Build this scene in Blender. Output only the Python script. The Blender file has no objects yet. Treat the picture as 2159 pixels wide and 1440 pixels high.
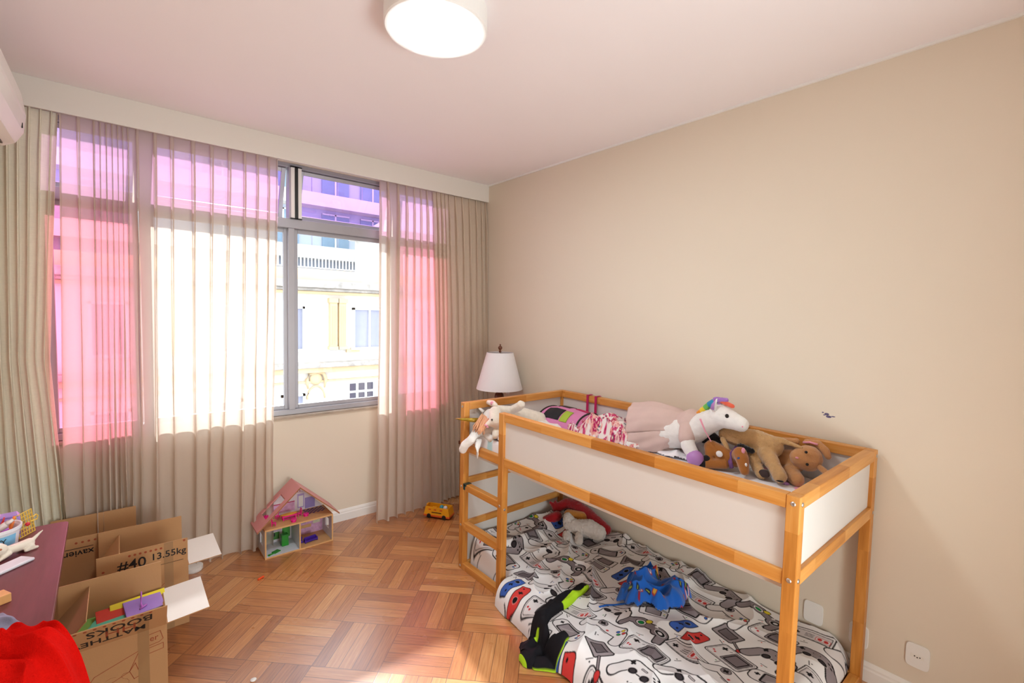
import bpy, bmesh, math, random
import numpy as np
from mathutils import Vector, Matrix
random.seed(5)
PI = math.pi
sc = bpy.context.scene
COL = sc.collection

# ------------------------------------------------------------------ camera, world, sun, exposure
def look(yaw, pitch, roll):
    cy, sy = math.cos(yaw), math.sin(yaw)
    f = Vector((-sy*math.cos(pitch), cy*math.cos(pitch), math.sin(pitch)))
    r = Vector((cy, sy, 0)); u = r.cross(f)
    return r*math.cos(roll)+u*math.sin(roll), -r*math.sin(roll)+u*math.cos(roll), f
cam = bpy.data.cameras.new('camera'); camo = bpy.data.objects.new('camera', cam); COL.objects.link(camo)
r_, u_, f_ = look(-0.69656, -0.0594, 0.02182)
CP = Vector((-2.7966, -3.8613, 1.7704))
camo.matrix_world = Matrix(((r_.x, u_.x, -f_.x, CP.x), (r_.y, u_.y, -f_.y, CP.y), (r_.z, u_.z, -f_.z, CP.z), (0, 0, 0, 1)))
cam.sensor_width = 36; cam.lens = 990.78/2159*36; cam.clip_start = .02; cam.clip_end = 200
sc.camera = camo
sc.view_settings.view_transform = 'Standard'; sc.view_settings.look = 'None'
sc.view_settings.exposure = 0.66; sc.view_settings.gamma = 1; sc.view_settings.use_curve_mapping = False
SKY, SUN, LAMP, FILL = 2.3, 6.2, 48.0, 100.0
w = bpy.data.worlds.new('world'); sc.world = w; w.use_nodes = True
w.node_tree.nodes['Background'].inputs[0].default_value = (.86, .93, 1, 1)
w.node_tree.nodes['Background'].inputs[1].default_value = SKY
sl = bpy.data.lights.new('sun', 'SUN'); so = bpy.data.objects.new('sun', sl); COL.objects.link(so)
sl.energy = SUN; sl.angle = math.radians(1.6); sl.color = (1, .98, .95)
el = math.radians(28.5)
sd = Vector((-.17, -1, 0)).normalized()*math.cos(el); sd.z = -math.sin(el)
so.rotation_euler = sd.to_track_quat('-Z', 'Y').to_euler(); so.location = (0, 6, 9)
def area(name, loc, target, sx, sy, e, col):
    l = bpy.data.lights.new(name, 'AREA'); l.shape = 'RECTANGLE'; l.size = sx; l.size_y = sy; l.energy = e; l.color = col
    o = bpy.data.objects.new(name, l); COL.objects.link(o); o.location = loc
    o.rotation_euler = (Vector(target)-Vector(loc)).to_track_quat('-Z', 'Y').to_euler(); return o
# added fill light behind the camera, brightens the interior, no known source
area('fill_light', (-1.6, -5.35, 1.3), (-2.2, -2.6, 2.7), 1.5, 2.2, FILL, (.82, .95, 1.0))

# ------------------------------------------------------------------ helpers
def lin(c):
    if isinstance(c, str): c = tuple(int(c[i:i+2], 16)/255 for i in (0, 2, 4))
    return tuple((v/12.92 if v <= .04045 else ((v+.055)/1.055)**2.4) for v in c[:3])+(1,)
class NT:
    def __init__(s, name):
        s.m = bpy.data.materials.new(name); s.m.use_nodes = True; s.t = s.m.node_tree; s.b = s.t.nodes['Principled BSDF']
        s.out = s.t.nodes['Material Output']
    def n(s, typ, **k):
        o = s.t.nodes.new(typ)
        for a, v in k.items(): setattr(o, a, v)
        return o
    def set(s, sock, v):
        if isinstance(v, bpy.types.NodeSocket): s.t.links.new(v, sock)
        else: sock.default_value = v
    def ma(s, op, a, b=None, c=None):
        o = s.n('ShaderNodeMath', operation=op); s.set(o.inputs[0], a)
        if b is not None: s.set(o.inputs[1], b)
        if c is not None: s.set(o.inputs[2], c)
        return o.outputs[0]
    def pos(s):
        return s.n('ShaderNodeTexCoord').outputs['Object']
    def sep(s, v):
        o = s.n('ShaderNodeSeparateXYZ'); s.set(o.inputs[0], v); return o.outputs
    def comb(s, x, y, z):
        o = s.n('ShaderNodeCombineXYZ')
        for i, v in enumerate((x, y, z)): s.set(o.inputs[i], v)
        return o.outputs[0]
    def noise(s, v, scale, detail=3, dim='3D', rough=.5):
        o = s.n('ShaderNodeTexNoise', noise_dimensions=dim); s.set(o.inputs['Vector'], v)
        o.inputs['Scale'].default_value = scale; o.inputs['Detail'].default_value = detail; o.inputs['Roughness'].default_value = rough
        return o.outputs['Fac']
    def white(s, v):
        o = s.n('ShaderNodeTexWhiteNoise', noise_dimensions='3D'); s.set(o.inputs['Vector'], v); return o.outputs['Value']
    def scale(s, v, k):
        o = s.n('ShaderNodeMapping'); s.set(o.inputs[0], v); o.inputs['Scale'].default_value = k; return o.outputs[0]
    def ramp(s, f, stops):
        o = s.n('ShaderNodeValToRGB'); s.set(o.inputs[0], f); e = o.color_ramp.elements
        while len(e) < len(stops): e.new(.5)
        for i, (p, c) in enumerate(stops): e[i].position = p; e[i].color = lin(c)
        return o.outputs[0]
    def mix(s, f, a, b, mode='MIX'):
        o = s.n('ShaderNodeMix', data_type='RGBA', blend_type=mode); s.set(o.inputs[0], f); s.set(o.inputs[6], a); s.set(o.inputs[7], b); return o.outputs[2]
    def bump(s, h, strength=.3, dist=.01):
        o = s.n('ShaderNodeBump'); s.set(o.inputs['Height'], h); o.inputs['Strength'].default_value = strength; o.inputs['Distance'].default_value = dist
        s.t.links.new(o.outputs[0], s.b.inputs['Normal']); return o.outputs[0]
    def base(s, v): s.set(s.b.inputs['Base Color'], v)
    def rough(s, v): s.set(s.b.inputs['Roughness'], v)
def mat(name, col, rough=.6, var=.06, scale=8, bump=0, bscale=None, metal=0, spec=None, sheen=0, dist=.003):
    s = NT(name); c = lin(col); p = s.pos()
    f = s.noise(p, scale, 4)
    lo = tuple(max(0, v*(1-var*2)) for v in c[:3])+(1,); hi = tuple(min(1, v*(1+var*2)) for v in c[:3])+(1,)
    s.base(s.mix(f, lo, hi)); s.rough(rough); s.b.inputs['Metallic'].default_value = metal
    if spec is not None: s.b.inputs['Specular IOR Level'].default_value = spec
    if sheen: s.b.inputs['Sheen Weight'].default_value = sheen
    if bump: s.bump(s.noise(p, bscale or scale*6, 3), bump, dist)
    return s.m
def attr_mat(name, rough=.85, bump=.15, bscale=300, sheen=0, translucent=0):
    s = NT(name); a = s.n('ShaderNodeAttribute', attribute_name='print')
    s.base(a.outputs['Color']); s.rough(rough); s.b.inputs['Specular IOR Level'].default_value = .2
    if sheen: s.b.inputs['Sheen Weight'].default_value = sheen
    s.bump(s.noise(s.pos(), bscale, 2), bump, .002); return s.m
def thing(name, label, cat, loc=(0, 0, 0), group=None):
    o = bpy.data.objects.new(name, None); COL.objects.link(o); o.location = loc; o.empty_display_size = .05
    o['label'] = label; o['category'] = cat
    if group: o['group'] = group
    return o
def tag(o, label, cat, group=None, kind=None):
    o['label'] = label; o['category'] = cat
    if group: o['group'] = group
    if kind: o['kind'] = kind
    return o
def put(name, me, m, parent=None, smooth=False):
    o = bpy.data.objects.new(name, me); COL.objects.link(o)
    for x in (m if isinstance(m, (list, tuple)) else [m]): me.materials.append(x)
    if smooth: me.polygons.foreach_set('use_smooth', [True]*len(me.polygons))
    if parent:
        o.parent = parent; o.matrix_parent_inverse = Matrix.Translation(-parent.location)
    return o
def rebase(o):
    """move a single-mesh thing's origin to its base centre"""
    me = o.data; co = np.empty(len(me.vertices)*3); me.vertices.foreach_get('co', co); co = co.reshape(-1, 3)
    b = np.array([(co[:, 0].min()+co[:, 0].max())/2, (co[:, 1].min()+co[:, 1].max())/2, co[:, 2].min()])
    me.vertices.foreach_set('co', (co-b).ravel()); o.location = b; return o
def struct(o): o['kind'] = 'structure'; return o
class MB:
    def __init__(s, M=None): s.v = []; s.f = []; s.mi = []; s.M = M or Matrix(); s.cm = 0
    def add(s, vs, fs):
        k = len(s.v); s.v += [tuple(s.M @ Vector(p)) for p in vs]; s.f += [tuple(i+k for i in f) for f in fs]; s.mi += [s.cm]*len(fs); return s
    def box(s, a, b, M=None):
        x0, x1 = sorted((a[0], b[0])); y0, y1 = sorted((a[1], b[1])); z0, z1 = sorted((a[2], b[2]))
        vs = [Vector(p) for p in ((x0, y0, z0), (x1, y0, z0), (x1, y1, z0), (x0, y1, z0), (x0, y0, z1), (x1, y0, z1), (x1, y1, z1), (x0, y1, z1))]
        if M: vs = [M @ p for p in vs]
        return s.add(vs, [(0, 3, 2, 1), (4, 5, 6, 7), (0, 1, 5, 4), (1, 2, 6, 5), (2, 3, 7, 6), (3, 0, 4, 7)])
    def tube(s, pts, r, n=10, cap=True, flat=1.0, up=(0, 0, 1)):
        pts = [Vector(p) for p in pts]; rs = r if isinstance(r, (list, tuple)) else [r]*len(pts)
        vs = []; fs = []; L = len(pts)
        for i, p in enumerate(pts):
            d = (pts[min(i+1, L-1)]-pts[max(i-1, 0)]).normalized(); uu = Vector(up)
            if abs(d.dot(uu)) > .95: uu = Vector((1, 0, 0))
            a = d.cross(uu).normalized(); b = a.cross(d).normalized()
            for k in range(n):
                t = 2*PI*k/n; vs.append(p+a*math.cos(t)*rs[i]+b*math.sin(t)*rs[i]*flat)
        for i in range(L-1):
            for k in range(n): fs.append((i*n+k, i*n+(k+1) % n, (i+1)*n+(k+1) % n, (i+1)*n+k))
        if cap: fs += [tuple(range(n))[::-1], tuple((L-1)*n+k for k in range(n))]
        return s.add(vs, fs)
    def lathe(s, prof, c=(0, 0, 0), n=32, M=None):
        vs = []; fs = []; c = Vector(c)
        for r, z in prof:
            for k in range(n):
                t = 2*PI*k/n; p = Vector((r*math.cos(t), r*math.sin(t), z))
                if M: p = M @ p
                vs.append(c+p)
        for i in range(len(prof)-1):
            for k in range(n): fs.append((i*n+k, i*n+(k+1) % n, (i+1)*n+(k+1) % n, (i+1)*n+k))
        fs += [tuple(range(n))[::-1], tuple((len(prof)-1)*n+k for k in range(n))]
        return s.add(vs, fs)
    def prism(s, poly, o, ex, ey, ez, d):
        """polygon in (ex,ey) plane at o, extruded d along ez"""
        o, ex, ey, ez = map(Vector, (o, ex, ey, ez)); n = len(poly)
        vs = [o+ex*a+ey*b for a, b in poly]+[o+ex*a+ey*b+ez*d for a, b in poly]
        return s.add(vs, [tuple(range(n))[::-1], tuple(range(n, 2*n))]+[(i, (i+1) % n, (i+1) % n+n, i+n) for i in range(n)])
    def sphere(s, c, r, n=12, sc_=(1, 1, 1), M=None):
        c = Vector(c); vs = []; fs = []; m = n
        for i in range(n//2+1):
            t = PI*i/(n//2)
            for k in range(m):
                a = 2*PI*k/m; p = Vector((math.sin(t)*math.cos(a)*sc_[0], math.sin(t)*math.sin(a)*sc_[1], math.cos(t)*sc_[2]))*r
                if M: p = M @ p
                vs.append(c+p)
        for i in range(n//2):
            for k in range(m): fs.append((i*m+k, (i+1)*m+k, (i+1)*m+(k+1) % m, i*m+(k+1) % m))
        return s.add(vs, fs)
    def build(s, name, m, parent=None, bevel=0, smooth=False, weld=False):
        me = bpy.data.meshes.new(name); me.from_pydata(s.v, [], s.f); me.update()
        bm = bmesh.new(); bm.from_mesh(me)
        if weld: bmesh.ops.remove_doubles(bm, verts=bm.verts, dist=1e-5)
        bmesh.ops.recalc_face_normals(bm, faces=bm.faces); bm.to_mesh(me); bm.free()
        if any(s.mi): me.polygons.foreach_set('material_index', s.mi)
        o = put(name, me, m, parent, smooth)
        if bevel:
            b = o.modifiers.new('bevel', 'BEVEL'); b.width = bevel; b.segments = 2; b.limit_method = 'ANGLE'
        return o
def tagb(mb, name, m, label, cat, bevel=0, smooth=False, group=None):
    o = rebase(mb.build(name, m, None, bevel, smooth)); return tag(o, label, cat, group)
def copy_tree(root, loc, label=None, mats=None):
    r = root.copy(); COL.objects.link(r); r.location = loc
    if label: r['label'] = label
    for ch in list(root.children):
        c = ch.copy(); COL.objects.link(c); c.parent = r
        for g in ch.children:
            d = g.copy(); COL.objects.link(d); d.parent = c
    return r
def caps(name, segs, m, parent=None, vox=.006, sm=5, fuzz=0, flat=None):
    """union of tapered capsules: segs = list of chains [(x,y,z,r),...]; remeshed into one continuous skin"""
    mb = MB()
    for ch in segs:
        if len(ch) == 1: ch = [ch[0], ch[0]]
        for a, b in zip(ch[:-1], ch[1:]):
            L = math.dist(a[:3], b[:3]); n = max(1, int(L/(max(.004, min(a[3], b[3]))*.35)))
            for i in range(n+1):
                t = i/n; q = [a[k]+(b[k]-a[k])*t for k in range(4)]; mb.sphere(q[:3], q[3], 12)
    o = mb.build(name, m, parent, smooth=True)
    rm = o.modifiers.new('remesh', 'REMESH'); rm.mode = 'VOXEL'; rm.voxel_size = vox; rm.use_smooth_shade = True
    s_ = o.modifiers.new('smooth', 'SMOOTH'); s_.factor = .6; s_.iterations = sm
    if fuzz:
        tx = bpy.data.textures.new('fuzz', 'CLOUDS'); tx.noise_scale = .012; tx.noise_depth = 2
        dm = o.modifiers.new('fuzz', 'DISPLACE'); dm.texture = tx; dm.strength = fuzz; dm.mid_level = .5; dm.texture_coords = 'GLOBAL'
    return o
def text(s, size, M, m, parent, name='lettering', ext=.0004, bold=0):
    c = bpy.data.curves.new(name, 'FONT'); c.body = s; c.size = size; c.extrude = ext; c.offset = bold; c.align_x = 'CENTER'; c.align_y = 'CENTER'
    c.resolution_u = 3
    t = bpy.data.objects.new('tmp', c); COL.objects.link(t)
    dg = bpy.context.evaluated_depsgraph_get(); me = bpy.data.meshes.new_from_object(t.evaluated_get(dg))
    bpy.data.objects.remove(t); me.name = name; me.transform(M); me.materials.clear()
    return put(name, me, m, parent)
def frame(o, ex, ey):
    ex = Vector(ex).normalized(); ey = Vector(ey).normalized(); ez = ex.cross(ey)
    return Matrix(((ex.x, ey.x, ez.x, o[0]), (ex.y, ey.y, ez.y, o[1]), (ex.z, ey.z, ez.z, o[2]), (0, 0, 0, 1)))
# smooth value noise on arrays
_rg = np.random.RandomState(3).rand(64, 64)
def vn(x, y, s=1, seed=0):
    x = np.asarray(x, float)*s+seed*7.31; y = np.asarray(y, float)*s+seed*3.77
    i = np.floor(x).astype(int); j = np.floor(y).astype(int); a = x-i; b = y-j; a = a*a*(3-2*a); b = b*b*(3-2*b)
    g = lambda p, q: _rg[p % 64, q % 64]
    return (g(i, j)*(1-a)+g(i+1, j)*a)*(1-b)+(g(i, j+1)*(1-a)+g(i+1, j+1)*a)*b
def ridged(x, y, s, seed=0): return 1-np.abs(2*vn(x, y, s, seed)-1)
def sstep(t): t = np.clip(t, 0, 1); return t*t*(3-2*t)
def grid_mesh(name, X, Y, Z, m, parent=None, mask=None, color=None, thick=0, offset=1, wrap=False):
    """X,Y,Z 2-D arrays -> one mesh, colour attribute 'print' = color (n,m,3 sRGB)"""
    nr, nc = X.shape; idx = np.arange(nr*nc).reshape(nr, nc)
    q = np.stack([idx[:-1, :-1], idx[1:, :-1], idx[1:, 1:], idx[:-1, 1:]], -1).reshape(-1, 4)
    if mask is not None:
        ok = mask.ravel()[q].all(1); q = q[ok]
    me = bpy.data.meshes.new(name)
    used = np.unique(q); remap = -np.ones(nr*nc, int); remap[used] = np.arange(len(used))
    co = np.stack([X, Y, Z], -1).reshape(-1, 3)[used]
    me.from_pydata(co.tolist(), [], remap[q].tolist()); me.update()
    if color is not None:
        c = color.reshape(-1, 3)[used]; c = np.where(c <= .04045, c/12.92, ((c+.055)/1.055)**2.4)
        at = me.color_attributes.new('print', 'FLOAT_COLOR', 'POINT')
        at.data.foreach_set('color', np.c_[c, np.ones(len(c))].ravel())
    o = put(name, me, m, parent, True)
    if thick:
        s_ = o.modifiers.new('thickness', 'SOLIDIFY'); s_.thickness = thick; s_.offset = offset
    return o

# ------------------------------------------------------------------ materials
def wall_mat(name, c, b=.12):
    s = NT(name); p = s.pos(); f = s.noise(p, .9, 3)
    c = lin(c); s.base(s.mix(f, tuple(v*.97 for v in c[:3])+(1,), tuple(min(1, v*1.03) for v in c[:3])+(1,)))
    s.rough(.7); s.b.inputs['Specular IOR Level'].default_value = .25; s.bump(s.noise(p, 260, 2), b, .001); return s.m
M_wall = wall_mat('wall_paint', 'E6D9C6'); M_ceil = wall_mat('ceiling_paint', 'F8F1F1'); M_white = mat('white_paint', 'F2EFEA', .4, .01)
M_pelmet = wall_mat('pelmet_paint', 'E8E2D9', .05)
def parquet():
    s = NT('parquet'); x, y, z = s.sep(s.pos()); k = 1/(math.sqrt(2)*.3425)
    U = s.ma('MULTIPLY', s.ma('SUBTRACT', s.ma('SUBTRACT', x, y), -2.1+1.045), k)
    V = s.ma('MULTIPLY', s.ma('SUBTRACT', s.ma('ADD', x, y), -2.1-1.045), k)
    iu = s.ma('FLOOR', U); iv = s.ma('FLOOR', V); fu = s.ma('SUBTRACT', U, iu); fv = s.ma('SUBTRACT', V, iv)
    par = s.ma('FLOORED_MODULO', s.ma('ADD', iu, iv), 2)
    def sel(a, b):
        return s.ma('ADD', s.ma('MULTIPLY', s.ma('SUBTRACT', 1, par), a), s.ma('MULTIPLY', par, b))
    ac = sel(fu, fv); al = sel(V, U)
    a5 = s.ma('MULTIPLY', ac, 5); si = s.ma('FLOOR', a5); fs = s.ma('SUBTRACT', a5, si)
    rnd = s.white(s.comb(iu, iv, si)); rnt = s.white(s.comb(iu, iv, 77))
    g = s.noise(s.comb(s.ma('MULTIPLY', al, 1.6), s.ma('MULTIPLY', a5, 5), s.ma('MULTIPLY', rnd, 40)), 1.6, 5)
    g2 = s.noise(s.comb(s.ma('MULTIPLY', al, 3), s.ma('MULTIPLY', a5, 16), s.ma('MULTIPLY', rnd, 40)), 2.0, 3)
    f = s.ma('ADD', s.ma('ADD', s.ma('MULTIPLY', rnd, .30), s.ma('MULTIPLY', rnt, .24)), s.ma('ADD', s.ma('MULTIPLY', g, .5), s.ma('MULTIPLY', g2, .2)))
    f = s.ma('SUBTRACT', f, .10)
    c = s.ramp(f, [(.12, '7A4220'), (.38, 'A86536'), (.6, 'C6834A'), (.9, 'E3AC70')])
    e1 = s.ma('MINIMUM', fs, s.ma('SUBTRACT', 1, fs)); e2 = s.ma('MINIMUM', s.ma('MINIMUM', fu, s.ma('SUBTRACT', 1, fu)), s.ma('MINIMUM', fv, s.ma('SUBTRACT', 1, fv)))
    d = s.ma('MINIMUM', s.ma('MULTIPLY', e1, .2), e2)
    line = s.ma('SMOOTH_MIN', s.ma('MULTIPLY', d, 1/.0075), 1, .2)
    c = s.mix(line, lin('5A3018'), c)
    s.base(c); wear = s.noise(s.comb(x, y, 0), 3.0, 4)
    s.rough(s.ma('ADD', .16, s.ma('MULTIPLY', wear, .28))); s.b.inputs['Specular IOR Level'].default_value = .6; s.b.inputs['Coat Weight'].default_value = 1; s.b.inputs['Coat Roughness'].default_value = .27; s.b.inputs['Coat IOR'].default_value = 1.6
    s.bump(s.ma('ADD', s.ma('MULTIPLY', line, .6), s.ma('MULTIPLY', g2, .35)), .25, .0012); return s.m
M_floor = parquet()
def pine(name, ax, c0='B86A22', c1='D88A38', c2='E9A555', blk=.36, off=0):
    s = NT(name); p = s.sep(s.pos()); o = [i for i in range(3) if i != ax]
    bl = s.ma('FLOOR', s.ma('MULTIPLY', s.ma('ADD', p[ax], off), 1/blk)); r = s.white(s.comb(bl, ax, 3))
    n = s.noise(s.comb(s.ma('MULTIPLY', p[ax], 2.2), s.ma('MULTIPLY', p[o[0]], 28), s.ma('ADD', s.ma('MULTIPLY', p[o[1]], 28), s.ma('MULTIPLY', r, 30))), 1.6, 4)
    n2 = s.noise(s.comb(s.ma('MULTIPLY', p[ax], 6), s.ma('MULTIPLY', p[o[0]], 160), s.ma('MULTIPLY', p[o[1]], 160)), 1, 2)
    f = s.ma('ADD', s.ma('ADD', s.ma('MULTIPLY', n, .75), s.ma('MULTIPLY', n2, .2)), s.ma('SUBTRACT', s.ma('MULTIPLY', r, .45), .18))
    s.base(s.ramp(f, [(.2, c0), (.5, c1), (.85, c2)])); s.rough(.38); s.b.inputs['Specular IOR Level'].default_value = .4
    s.bump(n2, .12, .001); return s.m
PX, PY, PZ = [pine('pine_'+n, i, 'B06C28', 'D28C3E', 'E6A95E', off=o) for n, i, o in (('across', 0, .1), ('along', 1, .2), ('upright', 2, .05))]
M_panel = mat('white_board', 'E2DCD6', .45, .02, 3)
def smudged():
    s = NT('white_board_with_crayon_smudges'); p = s.pos(); n = s.noise(s.scale(p, (1, 9, 16)), 1.6, 5, rough=.7); big = s.noise(p, 1.7, 1)
    f = s.ma('MULTIPLY', s.ma('GREATER_THAN', big, .56), s.ma('MULTIPLY', s.ma('GREATER_THAN', n, .66), .55))
    s.base(s.mix(f, lin('E2DCD6'), lin('E3A88C'))); s.rough(.45); return s.m
M_panel_s = smudged()
def cloth_sheer(name, col, trans, transp, warp=700):
    s = NT(name); s.t.nodes.remove(s.b)
    x, y, z = s.sep(s.pos())
    f = s.noise(s.comb(s.ma('MULTIPLY', x, .25), s.ma('MULTIPLY', y, .25), z), warp/4, 2)
    g = s.noise(s.comb(x, y, s.ma('MULTIPLY', z, .12)), warp/3, 2)
    ff = s.ma('ADD', s.ma('MULTIPLY', f, .5), s.ma('MULTIPLY', g, .5))
    c = lin(col); cc = s.mix(ff, tuple(v*.86 for v in c[:3])+(1,), tuple(min(1, v*1.08) for v in c[:3])+(1,))
    d = s.n('ShaderNodeBsdfDiffuse'); t = s.n('ShaderNodeBsdfTranslucent'); tr = s.n('ShaderNodeBsdfTransparent')
    s.set(d.inputs[0], cc); s.set(t.inputs[0], cc)
    m1 = s.n('ShaderNodeMixShader'); m1.inputs[0].default_value = trans; s.t.links.new(d.outputs[0], m1.inputs[1]); s.t.links.new(t.outputs[0], m1.inputs[2])
    m2 = s.n('ShaderNodeMixShader'); s.set(m2.inputs[0], s.ma('MULTIPLY', s.ma('ADD', ff, .5), transp)) if transp else None
    if not transp: m2.inputs[0].default_value = 0
    s.t.links.new(m1.outputs[0], m2.inputs[1]); s.t.links.new(tr.outputs[0], m2.inputs[2]); s.t.links.new(m2.outputs[0], s.out.inputs[0])
    return s.m
M_sheer = cloth_sheer('sheer_linen', 'E8D8C8', .47, .17)
M_thickL = cloth_sheer('lined_curtain_sage', 'F5ECD6', .16, 0)
M_thickR = cloth_sheer('lined_curtain_taupe', 'DCC9B3', .14, 0)
def glass(name, tint, gl=.05):
    s = NT(name); s.t.nodes.remove(s.b); tr = s.n('ShaderNodeBsdfTransparent'); tr.inputs[0].default_value = tint
    g = s.n('ShaderNodeBsdfGlossy'); g.inputs['Roughness'].default_value = .02; m = s.n('ShaderNodeMixShader')
    s.set(m.inputs[0], s.ma('ADD', gl, s.ma('MULTIPLY', s.noise(s.pos(), 3), .01)))
    s.t.links.new(tr.outputs[0], m.inputs[1]); s.t.links.new(g.outputs[0], m.inputs[2]); s.t.links.new(m.outputs[0], s.out.inputs[0]); return s.m
M_clear = glass('clear_glass', (.96, .98, 1, 1)); M_pink = glass('pink_film_glass', (.98, .56, .72, 1)); M_purple = glass('violet_film_glass', (.80, .62, .90, 1))
M_alu = mat('aluminium', 'A9A7AC', .4, .02, metal=.3); M_black = mat('black_plastic', '161616', .4); M_stone = mat('stone_sill', 'B0A08E', .35, .2, 14)
M_steel = mat('bolt_steel', 'C8C8C6', .3, .02, metal=.9)
M_card = mat('cardboard', 'B98A5C', .8, .05, 5, .1, 150); M_cardin = mat('cardboard_inside', 'B08A60', .85, .04, 6, .1, 120)
M_wflap = mat('white_faced_cardboard', 'EDE6DE', .7, .01); M_tape = mat('brown_tape', 'A17A52', .3, .03)
M_ink = mat('marker_ink', '1B1716', .7); M_redprint = mat('red_brown_print', '9C4A2C', .8)

# ------------------------------------------------------------------ room shell
H = 3.011; XL, YB = -3.38, -4.55
T_ = .12
struct(MB().box((XL-.2, YB-.9, -.1), (.2, .2, 0)).build('floor', M_floor))
struct(MB().box((XL-.2, YB-.9, H), (.2, .2, H+.12)).build('ceiling', M_ceil))
struct(MB().box((0, YB-.9, 0), (.15, .2, H)).build('wall_right', M_wall))
struct(MB().box((XL-.15, YB-.9, 0), (XL, .2, H)).build('wall_left', M_wall))
WX0, WX1, WZ0, WZ1 = -3.16, -.34, .925, 2.87
struct(MB().box((XL, 0, 0), (0, .2, WZ0)).box((XL, 0, WZ1), (0, .2, H)).box((XL, 0, WZ0), (WX0, .2, WZ1)).box((WX1, 0, WZ0), (0, .2, WZ1)).build('wall_window', M_wall))
# wall behind the camera, with an open doorway to the hall
struct(MB().box((XL, YB-.12, 0), (-2.1, YB, H)).box((-1.1, YB-.12, 0), (0, YB, H)).box((-2.1, YB-.12, 2.15), (-1.1, YB, H)).build('wall_back', M_wall))
struct(MB().box((XL, YB-.95, 0), (0, YB-.9, H)).build('wall_hall', M_wall))
def base_prof(): return [(0, 0), (.016, 0), (.016, .06), (.012, .068), (.012, .078), (.007, .09), (.003, .096), (0, .096)]
struct(MB().prism(base_prof(), (0, 0, 0), (-1, 0, 0), (0, 0, 1), (0, -1, 0), -YB).build('baseboard_right', M_white))
struct(MB().prism(base_prof(), (XL, 0, 0), (0, -1, 0), (0, 0, 1), (1, 0, 0), -XL-.017).build('baseboard_window', M_white))
struct(MB().box((-.012, YB, H-.012), (0, -.12, H)).build('trim_1', M_white))
# boxed pelmet above the curtains
p = struct(MB().box((XL, -.12, H-.163), (0, -.105, H)).build('trim_2', M_pelmet, bevel=.002))
# ---------------------------- window
win = bpy.data.objects.new('window_1', None); COL.objects.link(win); win.location = (-1.75, .05, WZ0); win['kind'] = 'structure'
y0, y1 = .03, .10
fr = MB()
fr.box((WX0, y0-.01, .945), (WX1, y1+.02, .985)); fr.box((WX0, y0-.01, 2.84), (WX1, y1+.02, WZ1)); fr.box((WX0, y0-.01, .985), (WX0+.04, y1+.02, 2.84)); fr.box((WX1-.04, y0-.01, .985), (WX1, y1+.02, 2.84))
fr.box((WX0+.04, y0-.02, 2.385), (WX1-.04, y1+.02, 2.455))
fr.build('window_frame', M_alu, win, bevel=.003)
MB().box((WX0-.02, -.022, .925), (WX1+.02, .2, .944)).build('window_sill', M_stone, win, bevel=.003)
for i, x in enumerate((-2.66, -1.773, -.93)):
    MB().box((x-.022, y0-.012, .985), (x+.022, y1, 2.385)).build('mullion', M_alu, win, bevel=.002)
def sash(x0, x1, z0, z1, m, name='sash', w_=.03, tilt=0, yy=.05):
    M = Matrix.Translation((0, yy, z1)) @ Matrix.Rotation(tilt, 4, 'X') @ Matrix.Translation((0, -yy, -z1))
    s = MB(M)
    s.box((x0, yy, z0), (x0+w_, yy+.03, z1)); s.box((x1-w_, yy, z0), (x1, yy+.03, z1)); s.box((x0+w_, yy, z0), (x1-w_, yy+.03, z0+w_)); s.box((x0+w_, yy, z1-w_), (x1-w_, yy+.03, z1))
    o = s.build(name, M_alu, win, bevel=.002)
    MB(M).box((x0+w_, yy+.012, z0+w_), (x1-w_, yy+.016, z1-w_)).build('pane', m, o)
sash(-3.12, -2.69, .985, 2.385, M_pink); sash(-2.64, -1.79, .985, 2.385, M_clear, yy=.06); sash(-1.75, -.955, .985, 2.385, M_clear); sash(-.90, -.38, .985, 2.385, M_pink)
for a, b in ((-3.12, -2.68), (-2.62, -1.80), (-1.70, -.96), (-.90, -.38)):
    sash(a, b, 2.46, 2.835, M_purple, 'top_sash', .03, .34)
for x in (-2.65, -1.76, -.93):
    MB().box((x-.03, y0-.02, 2.455), (x+.03, y1, 2.84)).build('top_mullion', M_alu, win)
post = MB().box((-1.778, y0-.03, 2.46), (-1.752, y0-.02, 2.84)).box((-1.728, y0-.03, 2.46), (-1.702, y0-.02, 2.84)).build('blind_guide', M_white, win)
MB().box((-1.752, y0-.034, 2.455), (-1.728, y0-.02, 2.845)).box((-1.782, y0-.034, 2.453), (-1.70, y0-.02, 2.461)).box((-1.782, y0-.034, 2.838), (-1.70, y0-.02, 2.847)).build('black_strip', M_black, post)

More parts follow.
